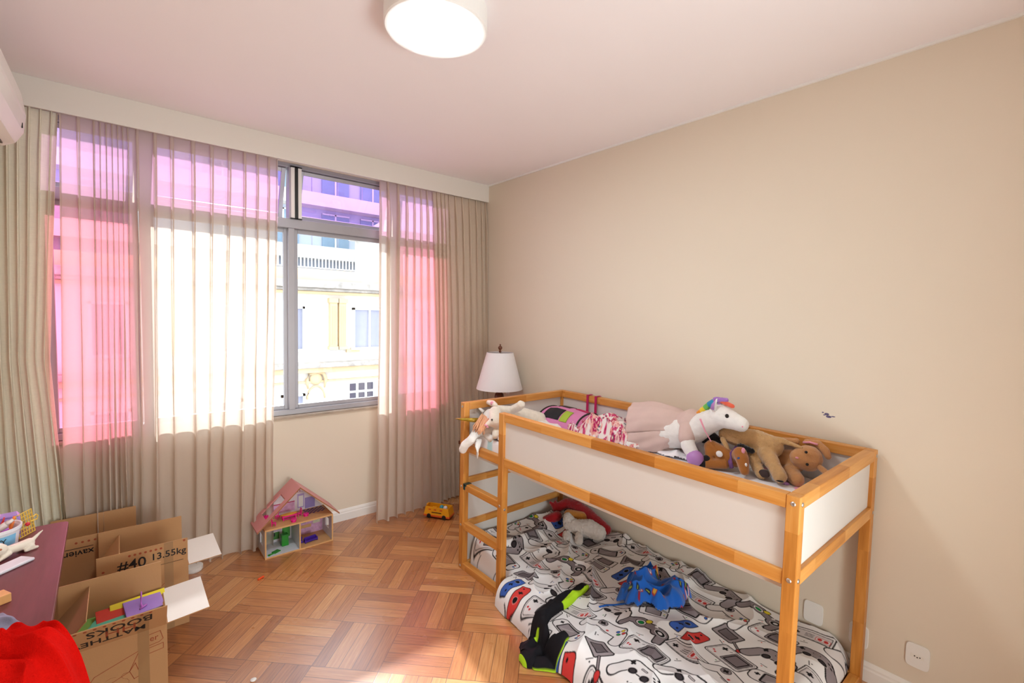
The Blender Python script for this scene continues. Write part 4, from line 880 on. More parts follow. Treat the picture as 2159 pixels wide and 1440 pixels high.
# ------------------------------------------------------------------ dollhouse
D = thing('dollhouse', 'open fronted wooden dollhouse with pink roof standing on the parquet by the wall', 'dollhouse', (-1.81, -.19, 0))
M_ply = mat('birch_ply', 'D7A66E', .5, .08, 30); M_dpink = mat('pink_roof_paint', 'DB8F8E', .45, .03); M_dwhite = mat('pale_lilac_print', 'DADCE6', .5, .05, 60); M_dp2 = mat('pink_wallpaper', 'E9A6CB', .5, .25, 50)
hx0, hx1, hy0, hy1 = -2.045, -1.572, -.305, -.085
def gst(name, stripes=None): pass
MB().box((hx0, hy0, 0), (hx1, hy1, .009)).build('floor_board', M_ply, D); MB().box((hx0, hy0, .198), (hx1, hy1, .21)).build('middle_floor', M_ply, D)
wm = MB()
for (x, nm) in ((hx0, 'side_wall'), (hx1-.009, 'side_wall')):
    w2 = MB(); w2.box((x, hy0, .009), (x+.009, hy0+.07, .198)).box((x, hy1-.07, .009), (x+.009, hy1, .198)).box((x, hy0+.07, .009), (x+.009, hy1-.07, .07)).box((x, hy0+.07, .15), (x+.009, hy1-.07, .198)); w2.build(nm, M_dwhite, D)
    MB().box((x-.0005, hy0-.001, .0), (x+.0095, hy0+.0008, .2)).build('wall_edge', M_ply, D)
MB().box((-1.815, hy0+.002, .009), (-1.806, hy1, .198)).build('partition', M_dwhite, D); MB().box((-1.8155, hy0, .009), (-1.8055, hy0+.002, .198)).build('wall_edge', M_ply, D)
ax_, az_ = -1.81, .462
bw = MB(); bw.box((hx0, hy1-.005, .009), (hx1, hy1, .198)); bw.prism([(hx0+.01, .21), (hx1-.01, .21), (ax_, az_-.015)], (0, hy1-.005, 0), (1, 0, 0), (0, 0, 1), (0, 1, 0), .005); bw.build('back_wall', mat('white_print', 'E6DCE2', .5, .05), D)
def bp_(name, x0, x1, z0, z1, m, y=hy1-.0062): return MB().box((x0, y, z0), (x1, y+.0012, z1)).build(name, m, D)
bp_('pink_print', -1.79, hx1-.012, .01, .197, M_dp2); bp_('blue_print', -1.795, -1.71, .10, .17, mat('blue_print', '6F93B5', .5, .3, 80), hy1-.0075)
bp_('frame_print', -1.655, -1.60, .08, .19, mat('cream_print', 'F2E3B8', .5, .3, 150), hy1-.0075); bp_('shelf_print', -1.79, -1.67, .06, .085, M_ply, hy1-.0085)
bp_('green_print', -2.03, -1.90, .03, .085, mat('green_print', '4E8A3C', .5, .2, 60)); bp_('oven_print', -1.97, -1.93, .055, .08, M_black, hy1-.0075); bp_('pink_tiles', -2.03, -1.88, .09, .105, mat('pink_tile_print', 'E4AEBE', .5, .4, 300)); bp_('fridge_print', -1.88, -1.825, .03, .19, mat('green_print_2', '4BA03A', .5))
bp_('pink_border', -1.96, -1.79, .225, .29, M_dp2); bp_('red_line', -1.96, -1.79, .29, .297, mat('crimson_print', 'C2355E', .5)); bp_('lilac_print', -1.77, -1.72, .23, .34, mat('lilac_print', 'B9A3D6', .5)); bp_('window_print', -1.762, -1.728, .24, .325, M_white, hy1-.0075); bp_('violet_print', -1.715, -1.64, .215, .30, mat('violet_print', '9C8AC6', .5))
st_ = MB()
for k in range(13):
    x = -1.90+k*.0145; hmax = az_-.022-abs(x-ax_)*1.03
    st_.box((x, hy1-.0075, min(.355, hmax-.001)), (x+.006, hy1-.005, max(hmax-.01, min(.355, hmax-.001)+.001)))
st_.build('striped_canopy', mat('crimson_stripe', 'C06A84', .5), D)
MB().box((hx0+.01, hy0+.003, .0092), (-1.816, hy1-.006, .0105)).build('floor_print', M_dwhite, D)
ck = MB()
for i in range(9):
    for j in range(6):
        if (i+j) % 2 == 0: ck.box((-1.735+i*.016, hy1-.02-j*.016, .2101), (-1.735+(i+1)*.016-.001, hy1-.02-(j+1)*.016+.001, .2112))
ck.build('checker_print', mat('indigo_print', '3F3670', .5), D)
# roof with opening on the left slope
ew = .285; ez = .200
def slope(xa, za, xb, zb, y0_, y1_): return MB().prism([(xa, za), (xb, zb), (xb+.0, zb+.012), (xa, za+.012)], (0, y0_, 0), (1, 0, 0), (0, 0, 1), (0, 1, 0), y1_-y0_)
rx0 = ax_-ew; sl_ = (az_-ez)/ew
zr = lambda x: az_-abs(x-ax_)*sl_
L1 = MB()
for (xa, xb, ya, yb) in ((rx0, -2.03, -.315, -.078), (-2.03, -1.90, -.315, -.262), (-2.03, -1.90, -.135, -.078), (-1.90, ax_, -.315, -.078)):
    L1.prism([(xa, zr(xa)), (xb, zr(xb)), (xb, zr(xb)+.012), (xa, zr(xa)+.012)], (0, ya, 0), (1, 0, 0), (0, 0, 1), (0, 1, 0), yb-ya)
L1.build('roof_panel', M_dpink, D)
R1 = MB().prism([(ax_, az_), (ax_+ew, ez), (ax_+ew, ez+.012), (ax_, az_+.012)], (0, -.315, 0), (1, 0, 0), (0, 0, 1), (0, 1, 0), .237).build('roof_panel', M_dpink, D)
re = MB()
for s_ in (-1, 1): re.prism([(ax_, az_+.001), (ax_+s_*ew, ez+.001), (ax_+s_*ew, ez+.011), (ax_, az_+.011)], (0, -.3162, 0), (1, 0, 0), (0, 0, 1), (0, 1, 0), .0012)
re.build('roof_edge', mat('brown_roof_edge', 'A0693F', .6), D)
# dollhouse furniture (each a thing)
M_hot = mat('hot_pink_plastic', 'F01C8C', .25, .02); M_yel = mat('yellow_plastic', 'F5B81E', .3, .03); M_grn = mat('green_plastic', '1F8F22', .3, .03); M_pur = mat('purple_plastic', '42208F', .3, .03)
t = thing('toy_table', 'tiny hot pink toy table with yellow top in the dollhouse attic', 'toy table', (-1.86, -.2, .21))
MB().prism([(.045*math.cos(a)*(1+.25*abs(math.cos(a))), .022*math.sin(a)) for a in np.linspace(0, 2*PI, 25)[:-1]], (-1.86, -.2, .246), (1, 0, 0), (0, 1, 0), (0, 0, 1), .004).build('table_top', M_yel, t)
MB().box((-1.91, -.222, .236), (-1.81, -.178, .245)).build('apron', M_hot, t)
for x in (-1.905, -1.82):
    for y in (-.22, -.185): MB().box((x, y, .2101), (x+.006, y+.006, .238)).build('leg', M_hot, t)
MB().box((-1.90, -.215, .214), (-1.815, -.185, .217)).build('stretcher', M_hot, t)
def chair(x, y, a, label):
    c = thing('toy_chair', label, 'toy chair', (x, y, .2102), 'hot pink toy chairs in the dollhouse'); M = Matrix.Translation((x, y, .2102)) @ Matrix.Rotation(a, 4, 'Z')
    MB(M).box((-.013, -.013, .018), (.013, .013, .023)).build('seat', M_hot, c, bevel=.002)
    MB(M).tube([(-.012, .012, .023), (-.013, .014, .045), (-.006, .014, .058), (.006, .014, .058), (.013, .014, .045), (.012, .012, .023)], .0025, 6).tube([(0, .013, .023), (0, .014, .056)], .002, 6).build('backrest', M_hot, c)
    for i in (-1, 1):
        for j in (-1, 1): MB(M).box((i*.011-.002, j*.011-.002, 0), (i*.011+.002, j*.011+.002, .018)).build('leg', M_hot, c)
chair(-1.975, -.255, 1.2, 'hot pink toy chair at the left of the dollhouse attic, nearest the front edge'); chair(-1.785, -.19, -1.4, 'hot pink toy chair at the right end of the yellow toy table'); chair(-1.925, -.15, .3, 'hot pink toy chair behind the yellow toy table')
for (x, y, l) in ((-1.845, -.27, 'hot pink toy stool in front of the toy table'), (-1.745, -.22, 'hot pink toy stool on the checkered attic floor')):
    c = thing('toy_stool', l, 'toy stool', (x, y, .2102)); MB().lathe([(.018, .012), (.022, .014), (.02, .019)], (x, y, .2102), 16).build('seat', M_hot, c); MB().lathe([(.017, 0), (.012, .012)], (x, y, .2102), 12).build('base', M_hot, c)
MB_ = MB().tube([(-2.0, -.14, .2105), (-2.0, -.14, .25)], .016, 12); tagb(MB_, 'toy_cushion', M_hot, 'pink toy barrel seen through the roof opening of the dollhouse', 'toy')
c = thing('toy_cabinet', 'tall green toy cabinet in the lower left dollhouse room', 'toy cabinet', (-1.885, -.18, .0105)); MB().box((-1.91, -.20, .0106), (-1.862, -.155, .095)).build('carcass', M_grn, c, bevel=.003); MB().box((-1.908, -.203, .015), (-1.866, -.2005, .09)).build('door', M_grn, c, bevel=.001); MB().box((-1.889, -.2055, .05), (-1.885, -.2032, .056)).build('knob', M_grn, c)
c = thing('toy_lounger', 'green toy chair tipped over on the dollhouse floor', 'toy chair', (-1.965, -.255, .0106)); M = Matrix.Translation((-1.965, -.255, .0107)) @ Matrix.Rotation(.5, 4, 'Z'); MB(M).box((-.02, -.018, 0), (.03, .018, .006)).build('seat', M_grn, c, bevel=.001); MB(M).box((-.052, -.006, 0), (-.02, .004, .006)).lathe([(.009, 0), (.009, .006)], (-.055, 0, 0), 12).build('headrest', M_grn, c)
c = thing('toy_sofa', 'purple toy sofa in the lower right dollhouse room', 'toy sofa', (-1.71, -.235, .0092)); M = Matrix.Translation((-1.715, -.235, .0094)) @ Matrix.Rotation(.12, 4, 'Z')
MB(M).box((-.045, -.016, .006), (.045, .014, .02)).build('seat', M_pur, c, bevel=.003); MB(M).box((-.045, .012, .006), (.045, .02, .036)).build('backrest', M_pur, c, bevel=.004)
for s_ in (-1, 1): MB(M).box((s_*.045-.004, -.016, .0), (s_*.045+.004, .018, .028)).build('armrest', M_pur, c, bevel=.003)
c = thing('toy_armchair', 'purple toy armchair beside the dollhouse partition', 'toy armchair', (-1.785, -.21, .0092)); MB().box((-1.801, -.23, .0095), (-1.768, -.20, .024)).build('seat', M_pur, c, bevel=.003); MB().box((-1.801, -.203, .0095), (-1.768, -.195, .048)).build('backrest', M_pur, c, bevel=.003)

# ------------------------------------------------------------------ toy bus
Bu = thing('toy_bus', 'yellow open top toy bus on the parquet by the taupe curtain', 'toy bus', (-.70, -.44, 0))
MBu = Matrix.Translation((-.705, -.425, .012)) @ Matrix.Rotation(math.atan2(-.20, .135), 4, 'Z')
M_by = mat('bus_yellow', 'F2A91A', .3, .02); M_bo = mat('bus_orange', 'E0601E', .35)
b = MB(MBu); lo_, hi_ = (.115, .052), (.105, .045)
def tray(b, l0, w0, z0, l1, w1, z1, t=.005):
    o0 = [(-l0, -w0, z0), (l0, -w0, z0), (l0, w0, z0), (-l0, w0, z0)]; o1 = [(-l1, -w1, z1), (l1, -w1, z1), (l1, w1, z1), (-l1, w1, z1)]
    i1 = [(-l1+t, -w1+t, z1), (l1-t, -w1+t, z1), (l1-t, w1-t, z1), (-l1+t, w1-t, z1)]; i0 = [(-l0+t*2, -w0+t*2, z0+.02), (l0-t*2, -w0+t*2, z0+.02), (l0-t*2, w0-t*2, z0+.02), (-l0+t*2, w0-t*2, z0+.02)]
    vs = o0+o1+i1+i0; fs = [(0, 1, 2, 3), (12, 13, 14, 15)]
    for r in range(3):
        for k in range(4): fs.append((r*4+k, r*4+(k+1) % 4, r*4+4+(k+1) % 4, r*4+4+k))
    b.add(vs, fs)
tray(b, .118, .054, .018, .106, .047, .085); b.box((-.112, -.02, .085), (-.098, .02, .094)); b.box((-.07, -.03, .04), (-.03, .03, .06)); b.build('body', M_by, Bu, bevel=.003)
MB(MBu).box((-.121, -.056, .003), (.121, .056, .019)).build('bumper', M_bo, Bu, bevel=.003)
for x in (-.07, .07):
    for y in (-.052, .052): MB(MBu).lathe([(.018, -.006), (.02, -.003), (.02, .003), (.018, .006)], (x, y, .008), 18, Matrix.Rotation(PI/2, 4, 'X')).build('wheel', M_black, Bu, smooth=False)
for x in (-.075, -.025, .03): MB(MBu).box((x, -.0525, .06), (x+.022, -.0500, .07)).build('window_print', M_bo, Bu)
MB(MBu).box((-.045, -.0562, .040), (.045, -.0535, .045)).build('black_print', M_black, Bu)
for (x, y, col, nm) in ((.025, .0, '3FA6BE', 'blue toy figure head riding in the yellow toy bus'), (.062, -.005, 'EFE6E0', 'white toy figure head riding in the yellow toy bus')):
    p_ = MBu @ Vector((x, y, .062)); q = thing('toy_figure', nm, 'toy figure', (p_.x, p_.y, p_.z-.02)); ball('head', (p_.x, p_.y, p_.z+.012), .019, mat('figure_'+col, col, .3), q); MB().lathe([(.016, -.022), (.014, .0)], p_, 14).build('torso', mat('figure_torso_'+col, col, .3), q)

# crayon, button, lid on the floor
tagb(MB().tube([(-2.14, -.555, .0068), (-2.104, -.535, .0068)], .0065, 10), 'crayon', mat('orange_wax', 'F0501E', .4), 'short orange crayon lying on the parquet', 'crayon')
tagb(MB().lathe([(.010, 0), (.013, .002), (.013, .005), (.007, .006)], (-2.343, -1.455, 0), 20), 'button', M_white, 'small round white button on the parquet at the bottom edge', 'button')
tagb(MB().lathe([(.05, .0), (.055, .01), (.055, .03), (.03, .035)], (-2.45, -.16, 0), 32), 'stool', mat('white_plastic', 'E8E2DC', .4), 'low round white plastic stool on the floor under the middle box flap', 'stool', smooth=False)

# ------------------------------------------------------------------ cardboard boxes
def boxx(x0, x1, y0_, y1_, h, label, flaps, yaw=0):
    """flaps: dict side -> (length, angle from vertical; + = outwards, white?)"""
    cx, cy = (x0+x1)/2, (y0_+y1_)/2; b = thing('cardboard_box', label, 'cardboard box', (cx, cy, 0)); M = Matrix.Translation((cx, cy, 0)) @ Matrix.Rotation(yaw, 4, 'Z'); w_, d_ = (x1-x0)/2, (y1_-y0_)/2; t = .004
    MB(M).box((-w_, -d_, .001), (w_, d_, .005)).build('bottom', M_card, b)
    for nm, a, c_ in (('front_panel', (-w_, -d_, .005), (w_, -d_+t, h)), ('rear_panel', (-w_, d_-t, .005), (w_, d_, h)), ('side_panel', (-w_, -d_+t, .005), (-w_+t, d_-t, h)), ('side_panel', (w_-t, -d_+t, .005), (w_, d_-t, h))):
        MB(M).box(a, c_).build(nm, M_card, b)
    out = {}
    for s_, (ln, an, wh) in flaps.items():
        if s_ == 'front': fm = M @ Matrix.Translation((0, -d_, h)) @ Matrix.Rotation(an, 4, 'X'); hw = w_
        elif s_ == 'rear': fm = M @ Matrix.Translation((0, d_, h)) @ Matrix.Rotation(PI, 4, 'Z') @ Matrix.Rotation(an, 4, 'X'); hw = w_
        elif s_ == 'right': fm = M @ Matrix.Translation((w_, 0, h)) @ Matrix.Rotation(PI/2, 4, 'Z') @ Matrix.Rotation(an, 4, 'X'); hw = d_
        else: fm = M @ Matrix.Translation((-w_, 0, h)) @ Matrix.Rotation(-PI/2, 4, 'Z') @ Matrix.Rotation(an, 4, 'X'); hw = d_
        f = MB(fm).box((-hw+.002, 0, .0), (hw-.002, t, ln)).build('flap', M_card, b)
        if wh: MB(fm).box((-hw+.002, t, .004), (hw-.002, t+.0006, ln)).build('white_lining', M_wflap, f)
        out[s_] = (fm, f)
    return b, M, w_, d_, out
# +X rotation of a plate standing along +z and facing -y leans it towards -y (outwards)
b1, M1, w1, d1, fl1 = boxx(-3.04, -2.66, -1.30, -.97, .33, 'open cardboard box of books with lettering, nearest the camera beside the desk', {'front': (.165, .62, 0), 'rear': (.155, -.03, 0), 'right': (.165, 1.50, 1), 'left': (.165, -.72, 0)})
b2, M2, w2_, d2, fl2 = boxx(-2.915, -2.53, -.77, -.44, .33, 'middle open cardboard box marked #40 13.55kg, behind the box of books', {'front': (.16, .03, 0), 'rear': (.165, .03, 0), 'right': (.16, 1.52, 1), 'left': (.16, -.6, 0)})
b3, M3, w3, d3, fl3 = boxx(-3.13, -2.74, -.415, -.13, .34, 'rearmost open cardboard box against the sheer curtain', {'front': (.15, .05, 0), 'rear': (.17, -.02, 0)})
# print and handwriting
def onflap(fm): return lambda x, z, s_, txt, m, f, flip=False, nm='handwriting', bold=.0006: text(txt, s_, fm @ Matrix(((1, 0, 0, x), (0, 0, -1, -.0006), (0, 1, 0, z), (0, 0, 0, 1))) @ (Matrix.Rotation(PI, 4, 'Z') if flip else Matrix()), m, f, nm, .0003, bold)
F1 = fl1['front']; wr = onflap(F1[0])
wr(.03, .118, .066, 'BOOKS', M_ink, F1[1], True); wr(-.02, .05, .055, 'MATTHEW', M_ink, F1[1], True); wr(.03, .085, .075, 'HH', M_redprint, F1[1], True, 'printed_mark', 0)
F2 = fl2['front']; wr = onflap(F2[0]); wr(-.05, .085, .075, '#40', M_ink, F2[1]); wr(.105, .095, .05, '13.55kg', M_ink, F2[1])
MB(F2[0]).box((-.16, -.0007, .035), (.06, 0, .037)).box((-.08, -.0008, .0425), (.17, 0, .0445)).build('pen_line', M_ink, F2[1])
F3 = fl3['front']; wr = onflap(F3[0]); wr(-.06, .06, .05, 'xavier', M_ink, F3[1], True); MB(F3[0]).box((-.13, -.0008, .088), (.0, 0, .091)).build('pen_line', M_ink, F3[1])
def dots(fm, f, hw, z, n=12, step=.024, x0=None):
    d_ = MB(fm @ Matrix.Rotation(PI/2, 4, 'X'))
    for k in range(n): d_.lathe([(.006, 0), (.006, .0007)], ((x0 if x0 is not None else -hw+.1)+k*step, z, 0), 10)
    d_.build('printed_dots', M_redprint, f)
dots(F2[0], F2[1], w2_, .135, 8, .022, -.06); dots(F2[0], F2[1], w2_, .15, 1, .02, .175); dots(F2[0], F2[1], w2_, .08, 1, .02, -.165); dots(F1[0], F1[1], w1, .155, 9, .03, -.11); dots(F3[0], F3[1], w3, .12, 4, .026, -.07); dots(F3[0], F3[1], w3, .11, 1, .02, -.145)
def onpanel(M, dd): return M @ Matrix(((1, 0, 0, 0), (0, 0, -1, -dd-.0006), (0, 1, 0, 0), (0, 0, 0, 1)))
fp1 = [c for c in b1.children if c.name.startswith('front_panel')][0]; fp2 = [c for c in b2.children if c.name.startswith('front_panel')][0]
P1 = onpanel(M1, d1); text('AGS', .085, P1 @ Matrix.Translation((-.02, .14, 0)) @ Matrix.Rotation(.02, 4, 'Z'), M_redprint, fp1, 'printed_letters', .0003, -.004); text('mover', .05, P1 @ Matrix.Translation((.03, .085, 0)), M_redprint, fp1, 'printed_letters')
text('er', .036, P1 @ Matrix.Translation((.142, .285, 0)), M_redprint, fp1, 'printed_letters')
def outline(M, poly, r=.0012):
    b = MB(M); q = poly+[poly[0]]
    for a, c_ in zip(q[:-1], q[1:]):
        a = Vector((a[0], a[1], 0)); c_ = Vector((c_[0], c_[1], 0)); dd = (c_-a).normalized()*r; nn = Vector((-dd.y, dd.x, 0)); b.add([a-nn-dd, c_-nn+dd, c_+nn+dd, a+nn-dd], [(0, 1, 2, 3)])
    return b
outline(P1, [(-.13, .10), (-.06, .20), (.09, .25), (.055, .17)]).build('printed_logo', M_redprint, fp1)
outline(P1, [(.10, .265), (.11, .305), (.165, .31), (.175, .27), (.16, .26), (.11, .255)]).build('printed_frame', M_redprint, fp1); outline(P1, [(.115, .22), (.115, .245), (.175, .25), (.175, .225)]).build('printed_frame', M_redprint, fp1)
outline(P1, [(.055, .17), (.075, .20), (.085, .165), (.09, .21), (.10, .17), (.105, .22), (.11, .18), (.10, .14), (.07, .13)]).build('flame_mark', M_redprint, fp1)
P2 = onpanel(M2, d2); outline(P2, [(.02, .21), (.09, .27), (.085, .22), (.10, .235)]).build('printed_logo', M_redprint, fp2)
for (PM, hw, par, hh) in ((M1, d1, fp1, .33), (M2, d2, fp2, .33)):
    MB(PM).box((.085, -hw-.0008, .0), (.125, -hw, hh)).build('tape_strip', M_tape, par)
MB(F2[0]).box((.085, -.0008, 0), (.125, 0, .16)).build('tape_strip', M_tape, F2[1]); MB(F1[0]).box((.085, -.0005, 0), (.125, 0, .165)).build('tape_strip', M_tape, F1[1])
# books in the boxes
def book(p, sz, rx, ry, rz, col, label, z=None):
    b = thing('book', label, 'book', p); M = Matrix.Translation(p) @ Matrix.Rotation(rz, 4, 'Z') @ Matrix.Rotation(rx, 4, 'X') @ Matrix.Rotation(ry, 4, 'Y'); a, c_, t = sz[0]/2, sz[1]/2, sz[2]
    cov = mat('cover_'+col, col, .35, .04, 20)
    MB(M).box((-a, -c_, 0), (a, c_, .0015)).box((-a, -c_, t-.0015), (a, c_, t)).box((-a, -c_, 0), (-a+.0015, c_, t)).build('cover', cov, b); MB(M).box((-a+.0015, -c_+.003, .0015), (a-.003, c_-.003, t-.0015)).build('pages', M_wflap, b); return b, M
book((-2.80, -1.15, .03), (.22, .28, .05), 0, 0, .1, '5A4A48', 'dark thick book low in the pile in the nearest box'); book((-2.86, -1.13, .085), (.2, .27, .05), 0, 0, -.1, '40506A', 'dark blue book low in the pile in the nearest box')
book((-2.84, -1.14, .14), (.23, .28, .04), 0, 0, .05, '7A6A60', 'brown book in the middle of the pile in the nearest box'); book((-2.82, -1.14, .185), (.22, .28, .035), 0, 0, .1, '2F3038', 'black book in the middle of the pile in the nearest box')
book((-2.84, -1.12, .242), (.24, .25, .012), .04, .02, .1, 'A83048', 'crimson magazine under the green book in the nearest box'); book((-2.865, -1.08, .278), (.24, .20, .010), .05, .03, -.15, '8DB85A', 'light green book in the pile in the nearest box')
book((-2.835, -1.075, .302), (.17, .15, .010), .05, .02, -.4, '63BFA0', 'teal green booklet on the light green book'); book((-2.82, -1.03, .31), (.18, .08, .012), .25, 0, .08, 'D2443A', 'red and white booklet behind the teal one')
book((-2.755, -1.01, .318), (.21, .06, .012), .95, -.06, .1, 'E8D21E', 'yellow book standing against the rear flap of the nearest box')
bk2, Mp = book((-2.735, -1.06, .316), (.145, .12, .018), .14, -.02, .12, 'A884D4', 'purple hardback book on top of the pile in the nearest box')
tagb(MB(Mp).tube([(-.01, -.03, .023), (-.012, -.01, .03), (-.01, .0, .055), (-.008, .004, .085)], [.006, .004, .0035, .003], 8).tube([(-.02, -.035, .023), (.008, -.02, .024)], .004, 6), 'toy_sword', mat('lilac_plastic', 'C46ED0', .3), 'lilac plastic toy standing on the purple book', 'toy', smooth=True)
book((-2.77, -.60, .24), (.2, .25, .03), .05, 0, .2, '8A2440', 'maroon book in the middle box'); book((-2.72, -.60, .15), (.3, .27, .07), 0, 0, 0, '3A3436', 'dark album lower in the middle box')

# ------------------------------------------------------------------ desk and the things on it
Dk = thing('desk', 'dark reddish brown desk at the lower left corner of the room', 'desk', (-3.17, -1.9, 0))
s = NT('mahogany_laminate'); p = s.pos(); q = s.sep(p); f = s.noise(s.comb(s.ma('MULTIPLY', q[0], 60), s.ma('MULTIPLY', q[1], 5), 0), 1, 4)
s.base(s.mix(f, lin('5E2A30'), lin('7A3A42'))); s.rough(.32); s.b.inputs['Specular IOR Level'].default_value = .5; M_desk = s.m
MB().prism([(XL+.004, -.90), (-3.02, -.90), (-3.006, -.905), (-2.998, -.918), (-2.962, -2.9), (XL+.004, -2.9)], (0, 0, .735), (1, 0, 0), (0, 1, 0), (0, 0, 1), .025).build('desk_top', M_desk, Dk, bevel=.002)
MB().prism([(-2.9995, -.93), (-2.9635, -2.88), (-2.9625, -2.88), (-2.9985, -.93)], (0, 0, .737), (1, 0, 0), (0, 1, 0), (0, 0, 1), .021).build('worn_edge', mat('worn_pale_edge', 'C9A59A', .5), Dk)
MB().box((XL+.004, -.96, 0), (-3.06, -.93, .735)).build('side_panel', M_desk, Dk); MB().box((XL+.004, -2.85, 0), (-3.06, -2.82, .735)).build('side_panel', M_desk, Dk); MB().box((XL+.01, -2.82, .55), (XL+.03, -.96, .735)).build('back_board', M_desk, Dk)
TZ = .7605
# purple carrying case with yellow handle and basket
pc_ = thing('toy_case', 'purple toy vet case with yellow handle on the far end of the desk', 'toy case', (-3.25, -.98, TZ))
M_vp = mat('violet_plastic', 'A690DC', .3, .03); M_yp = mat('pastel_yellow_plastic', 'F2CE5A', .3, .03)
MC = Matrix.Translation((-3.235, -.99, TZ)) @ Matrix.Rotation(.16, 4, 'Z')
MB(MC).box((-.10, -.035, 0), (.09, .035, .095)).box((-.095, -.03, .095), (.085, .03, .103)).build('case_body', M_vp, pc_, bevel=.006)
MB(MC).tube([(-.06, 0, .10), (-.058, 0, .118), (.025, 0, .118), (.03, 0, .10)], .006, 8, flat=.7).build('handle', M_yp, pc_, smooth=True)
MB(MC).sphere((.02, -.0365, .055), .008, 10, (1.2, .1, 1)).sphere((-.045, -.0365, .055), .006, 10, (1.6, .1, .8)).build('heart_print', mat('plum_print', '5A1E50', .5), pc_)
bs_ = thing('toy_basket', 'small yellow plastic mesh basket door standing beside the purple case', 'toy basket', (-3.13, -.98, TZ))
g = MB(Matrix.Translation((-3.125, -.985, TZ)) @ Matrix.Rotation(1.05, 4, 'Z') @ Matrix.Rotation(-.12, 4, 'X'))
for k in range(7): g.box((-.04+k*.0133-.0012, -.002, 0), (-.04+k*.0133+.0012, .002, .10))
for k in range(7): g.box((-.042, -.002, k*.0165), (.042, .002, k*.0165+.0024))
g.tube([(.02, -.004, .05), (.045, -.012, .05), (.052, -.012, .062), (.045, -.012, .072), (.03, -.008, .066)], .003, 6); g.build('grille', M_yp, bs_)
ball('red_bead', (-3.118, -1.03, TZ+.062), .0085, mat('red_plastic', 'D8283A', .3), bs_)
tb = thing('plastic_tub', 'white plastic tub with blue label on the desk', 'tub', (-3.22, -1.09, TZ))
MT = Matrix.Translation((-3.205, -1.085, TZ)); rt = [(.062, 0), (.072, .075), (.078, .078), (.078, .09), (.073, .09), (.067, .08), (.058, .006)]
M_tub = mat('tub_white', 'ECEDF2', .3, .01)
def lathe_open(prof, M, n=40):
    vs = []; fs = []
    for r, z in prof:
        for k in range(n): vs.append(M @ Vector((r*math.cos(2*PI*k/n), r*math.sin(2*PI*k/n), z)))
    for i in range(len(prof)-1):
        for k in range(n): fs.append((i*n+k, i*n+(k+1) % n, (i+1)*n+(k+1) % n, (i+1)*n+k))
    fs.append(tuple(range(n))); fs.append(tuple((len(prof)-1)*n+k for k in range(n))); return MB().add(vs, fs)
lathe_open(rt, MT).build('tub_body', M_tub, tb, smooth=False)
lv = []; lf = []
for j, (r, z) in enumerate(((.0675, .025), (.0722, .066))):
    for k in range(17): a = -2.2+k*.105; lv.append(MT @ Vector((r*math.cos(a)*1.01, r*math.sin(a)*1.01, z)))
for k in range(16): lf.append((k, k+1, 17+k+1, 17+k))
lb = MB().add(lv, lf).build('blue_label', mat('sky_blue_paper', '7FC0E6', .6), tb)
for ch, a in zip('IMMCY', (-2.05, -1.86, -1.62, -1.36, -1.12)):
    ra = .0714; o_ = MT @ Vector((ra*math.cos(a)*1.02, ra*math.sin(a)*1.02, .045)); text(ch, .03, frame(tuple(o_), (-math.sin(a), math.cos(a), 0), (0, 0, 1)), M_ink, lb, 'handwriting', .0003)
for k, (col, a, b_, ln, r) in enumerate((('B05CC8', (-.05, -.03, .03), (.045, -.05, .094), 0, .006), ('F08030', (.03, .03, .03), (.052, .03, .115), 0, .007), ('E8DDD6', (-.03, .01, .05), (.05, .02, .105), 0, .012), ('E8A020', (-.04, .02, .03), (-.055, -.01, .10), 0, .005), ('D84040', (0, .04, .03), (.02, .055, .11), 0, .005))):
    pn = thing('marker_pen', ['purple', 'orange', 'fat pale grey', 'amber', 'red'][k]+' marker pen standing in the white tub', 'pen', tuple(MT @ Vector(a)), 'pens in the white tub'); A1 = MT @ Vector(a); B1_ = MT @ Vector(b_); md = A1.lerp(B1_, .75)
    MB().tube([A1, md], r, 10).build('barrel', mat('pen_'+col, col, .3), pn, smooth=True); MB().tube([md, B1_], [r*.8, r*.5], 10).build('cap', mat('pencap_'+col, col, .3), pn, smooth=True)
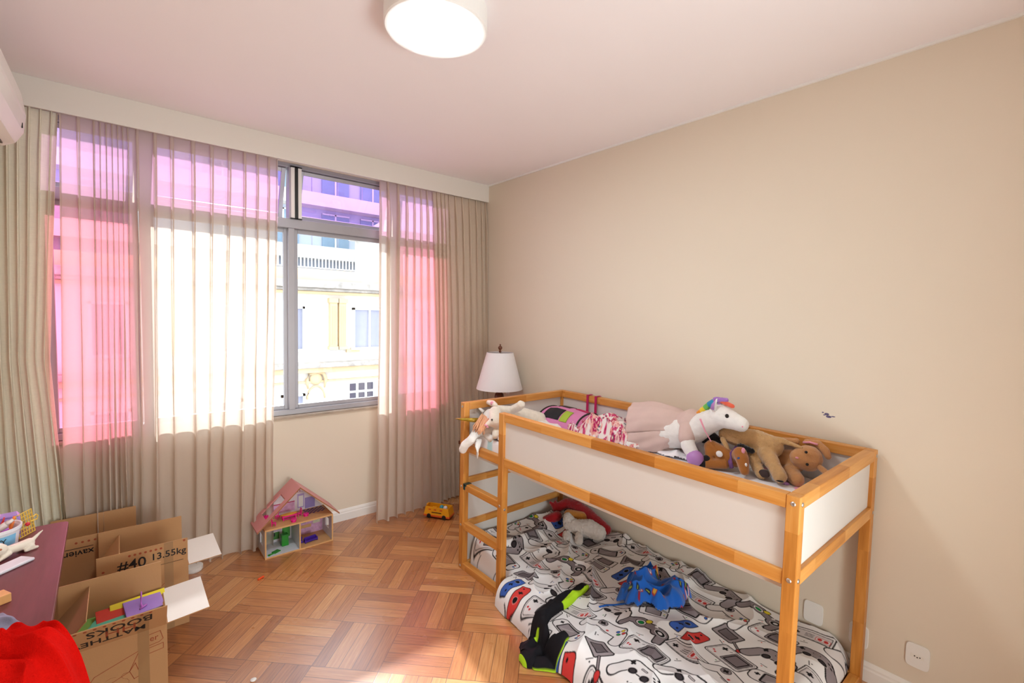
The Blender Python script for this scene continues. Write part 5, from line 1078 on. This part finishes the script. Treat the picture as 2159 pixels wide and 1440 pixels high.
# dog figurine
dg_ = thing('dog_figurine', 'cream plastic dog figurine lying on the desk in front of the tub', 'figurine', (-3.12, -1.19, TZ)); M_dog = mat('cream_vinyl', 'EEE4D2', .4, .02)
def ds(pts): 
    M = Matrix.Translation((-3.135, -1.185, TZ)) @ Matrix.Rotation(.62, 4, 'Z'); return [tuple(M @ Vector(q[:3]))+(q[3],) for q in pts]
caps('body', [ds([(-.055, 0, .045, .024), (-.05, 0, .04, .024)]), ds([(-.06, 0, .038, .018), (-.085, 0, .025, .010)]), ds([(-.035, 0, .03, .017), (0, 0, .026, .018), (.04, 0, .026, .020)]), ds([(.055, 0, .035, .008), (.075, 0, .05, .005), (.088, 0, .058, .003)]),
              ds([(.04, -.015, .018, .012), (.02, -.02, .008, .007), (.055, -.022, .007, .006)]), ds([(.04, .015, .018, .012), (.02, .02, .008, .007), (.055, .022, .007, .006)]), ds([(-.03, -.015, .02, .01), (-.065, -.02, .008, .007)]), ds([(-.03, .015, .02, .01), (-.065, .02, .008, .007)])], M_dog, dg_, .0025, 3)
e_ = ds([(-.062, -.020, .05, .006)])[0]; ball('eye_patch', e_[:3], .0065, mat('brown_patch', 'B86A4A', .5), dg_, (1.3, .6, .7))
tagb(MB(Matrix.Translation((-3.14, -1.31, TZ)) @ Matrix.Rotation(.75, 4, 'Z')).box((-.065, -.032, 0), (.065, .032, .012)), 'remote_control', mat('white_gloss_plastic', 'E6E8F0', .25), 'flat white plastic gadget at the left edge of the desk', 'remote', bevel=.005)
tagb(MB(Matrix.Translation((-3.135, -1.60, TZ)) @ Matrix.Rotation(.5, 4, 'Z')).box((-.05, -.025, 0), (.03, .025, .03)), 'wooden_block', mat('beech', 'E0A868', .5, .1, 30), 'small wooden block at the left edge of the desk', 'block', bevel=.002)
flat = lambda z: (lambda x, y: z+0*x)
heap('grey_cloth', -3.115, -1.84, .06, .10, .055, .3, flat(TZ), mat('grey_blue_cotton', '8C8FA6', .9, .1, 30, .3, 200), 'grey blue cloth at the left edge of the desk', 'cloth', None, 61, 90, .9, .2)
def redz(x, y):
    ed = -2.965; over = np.clip((x-ed)/.10, 0, 1); return TZ-.22*over**1.6+0*y
tz_h = heap('red_fleece', -3.03, -2.13, .165, .17, .12, .1, redz, mat('red_fleece_cloth', 'CF120B', 1.0, .06, 90, .9, 260, spec=.05), 'bright red fleece garment bunched on the near end of the desk', 'garment', None, 73, 190, 1.25, .16, fs=.8)
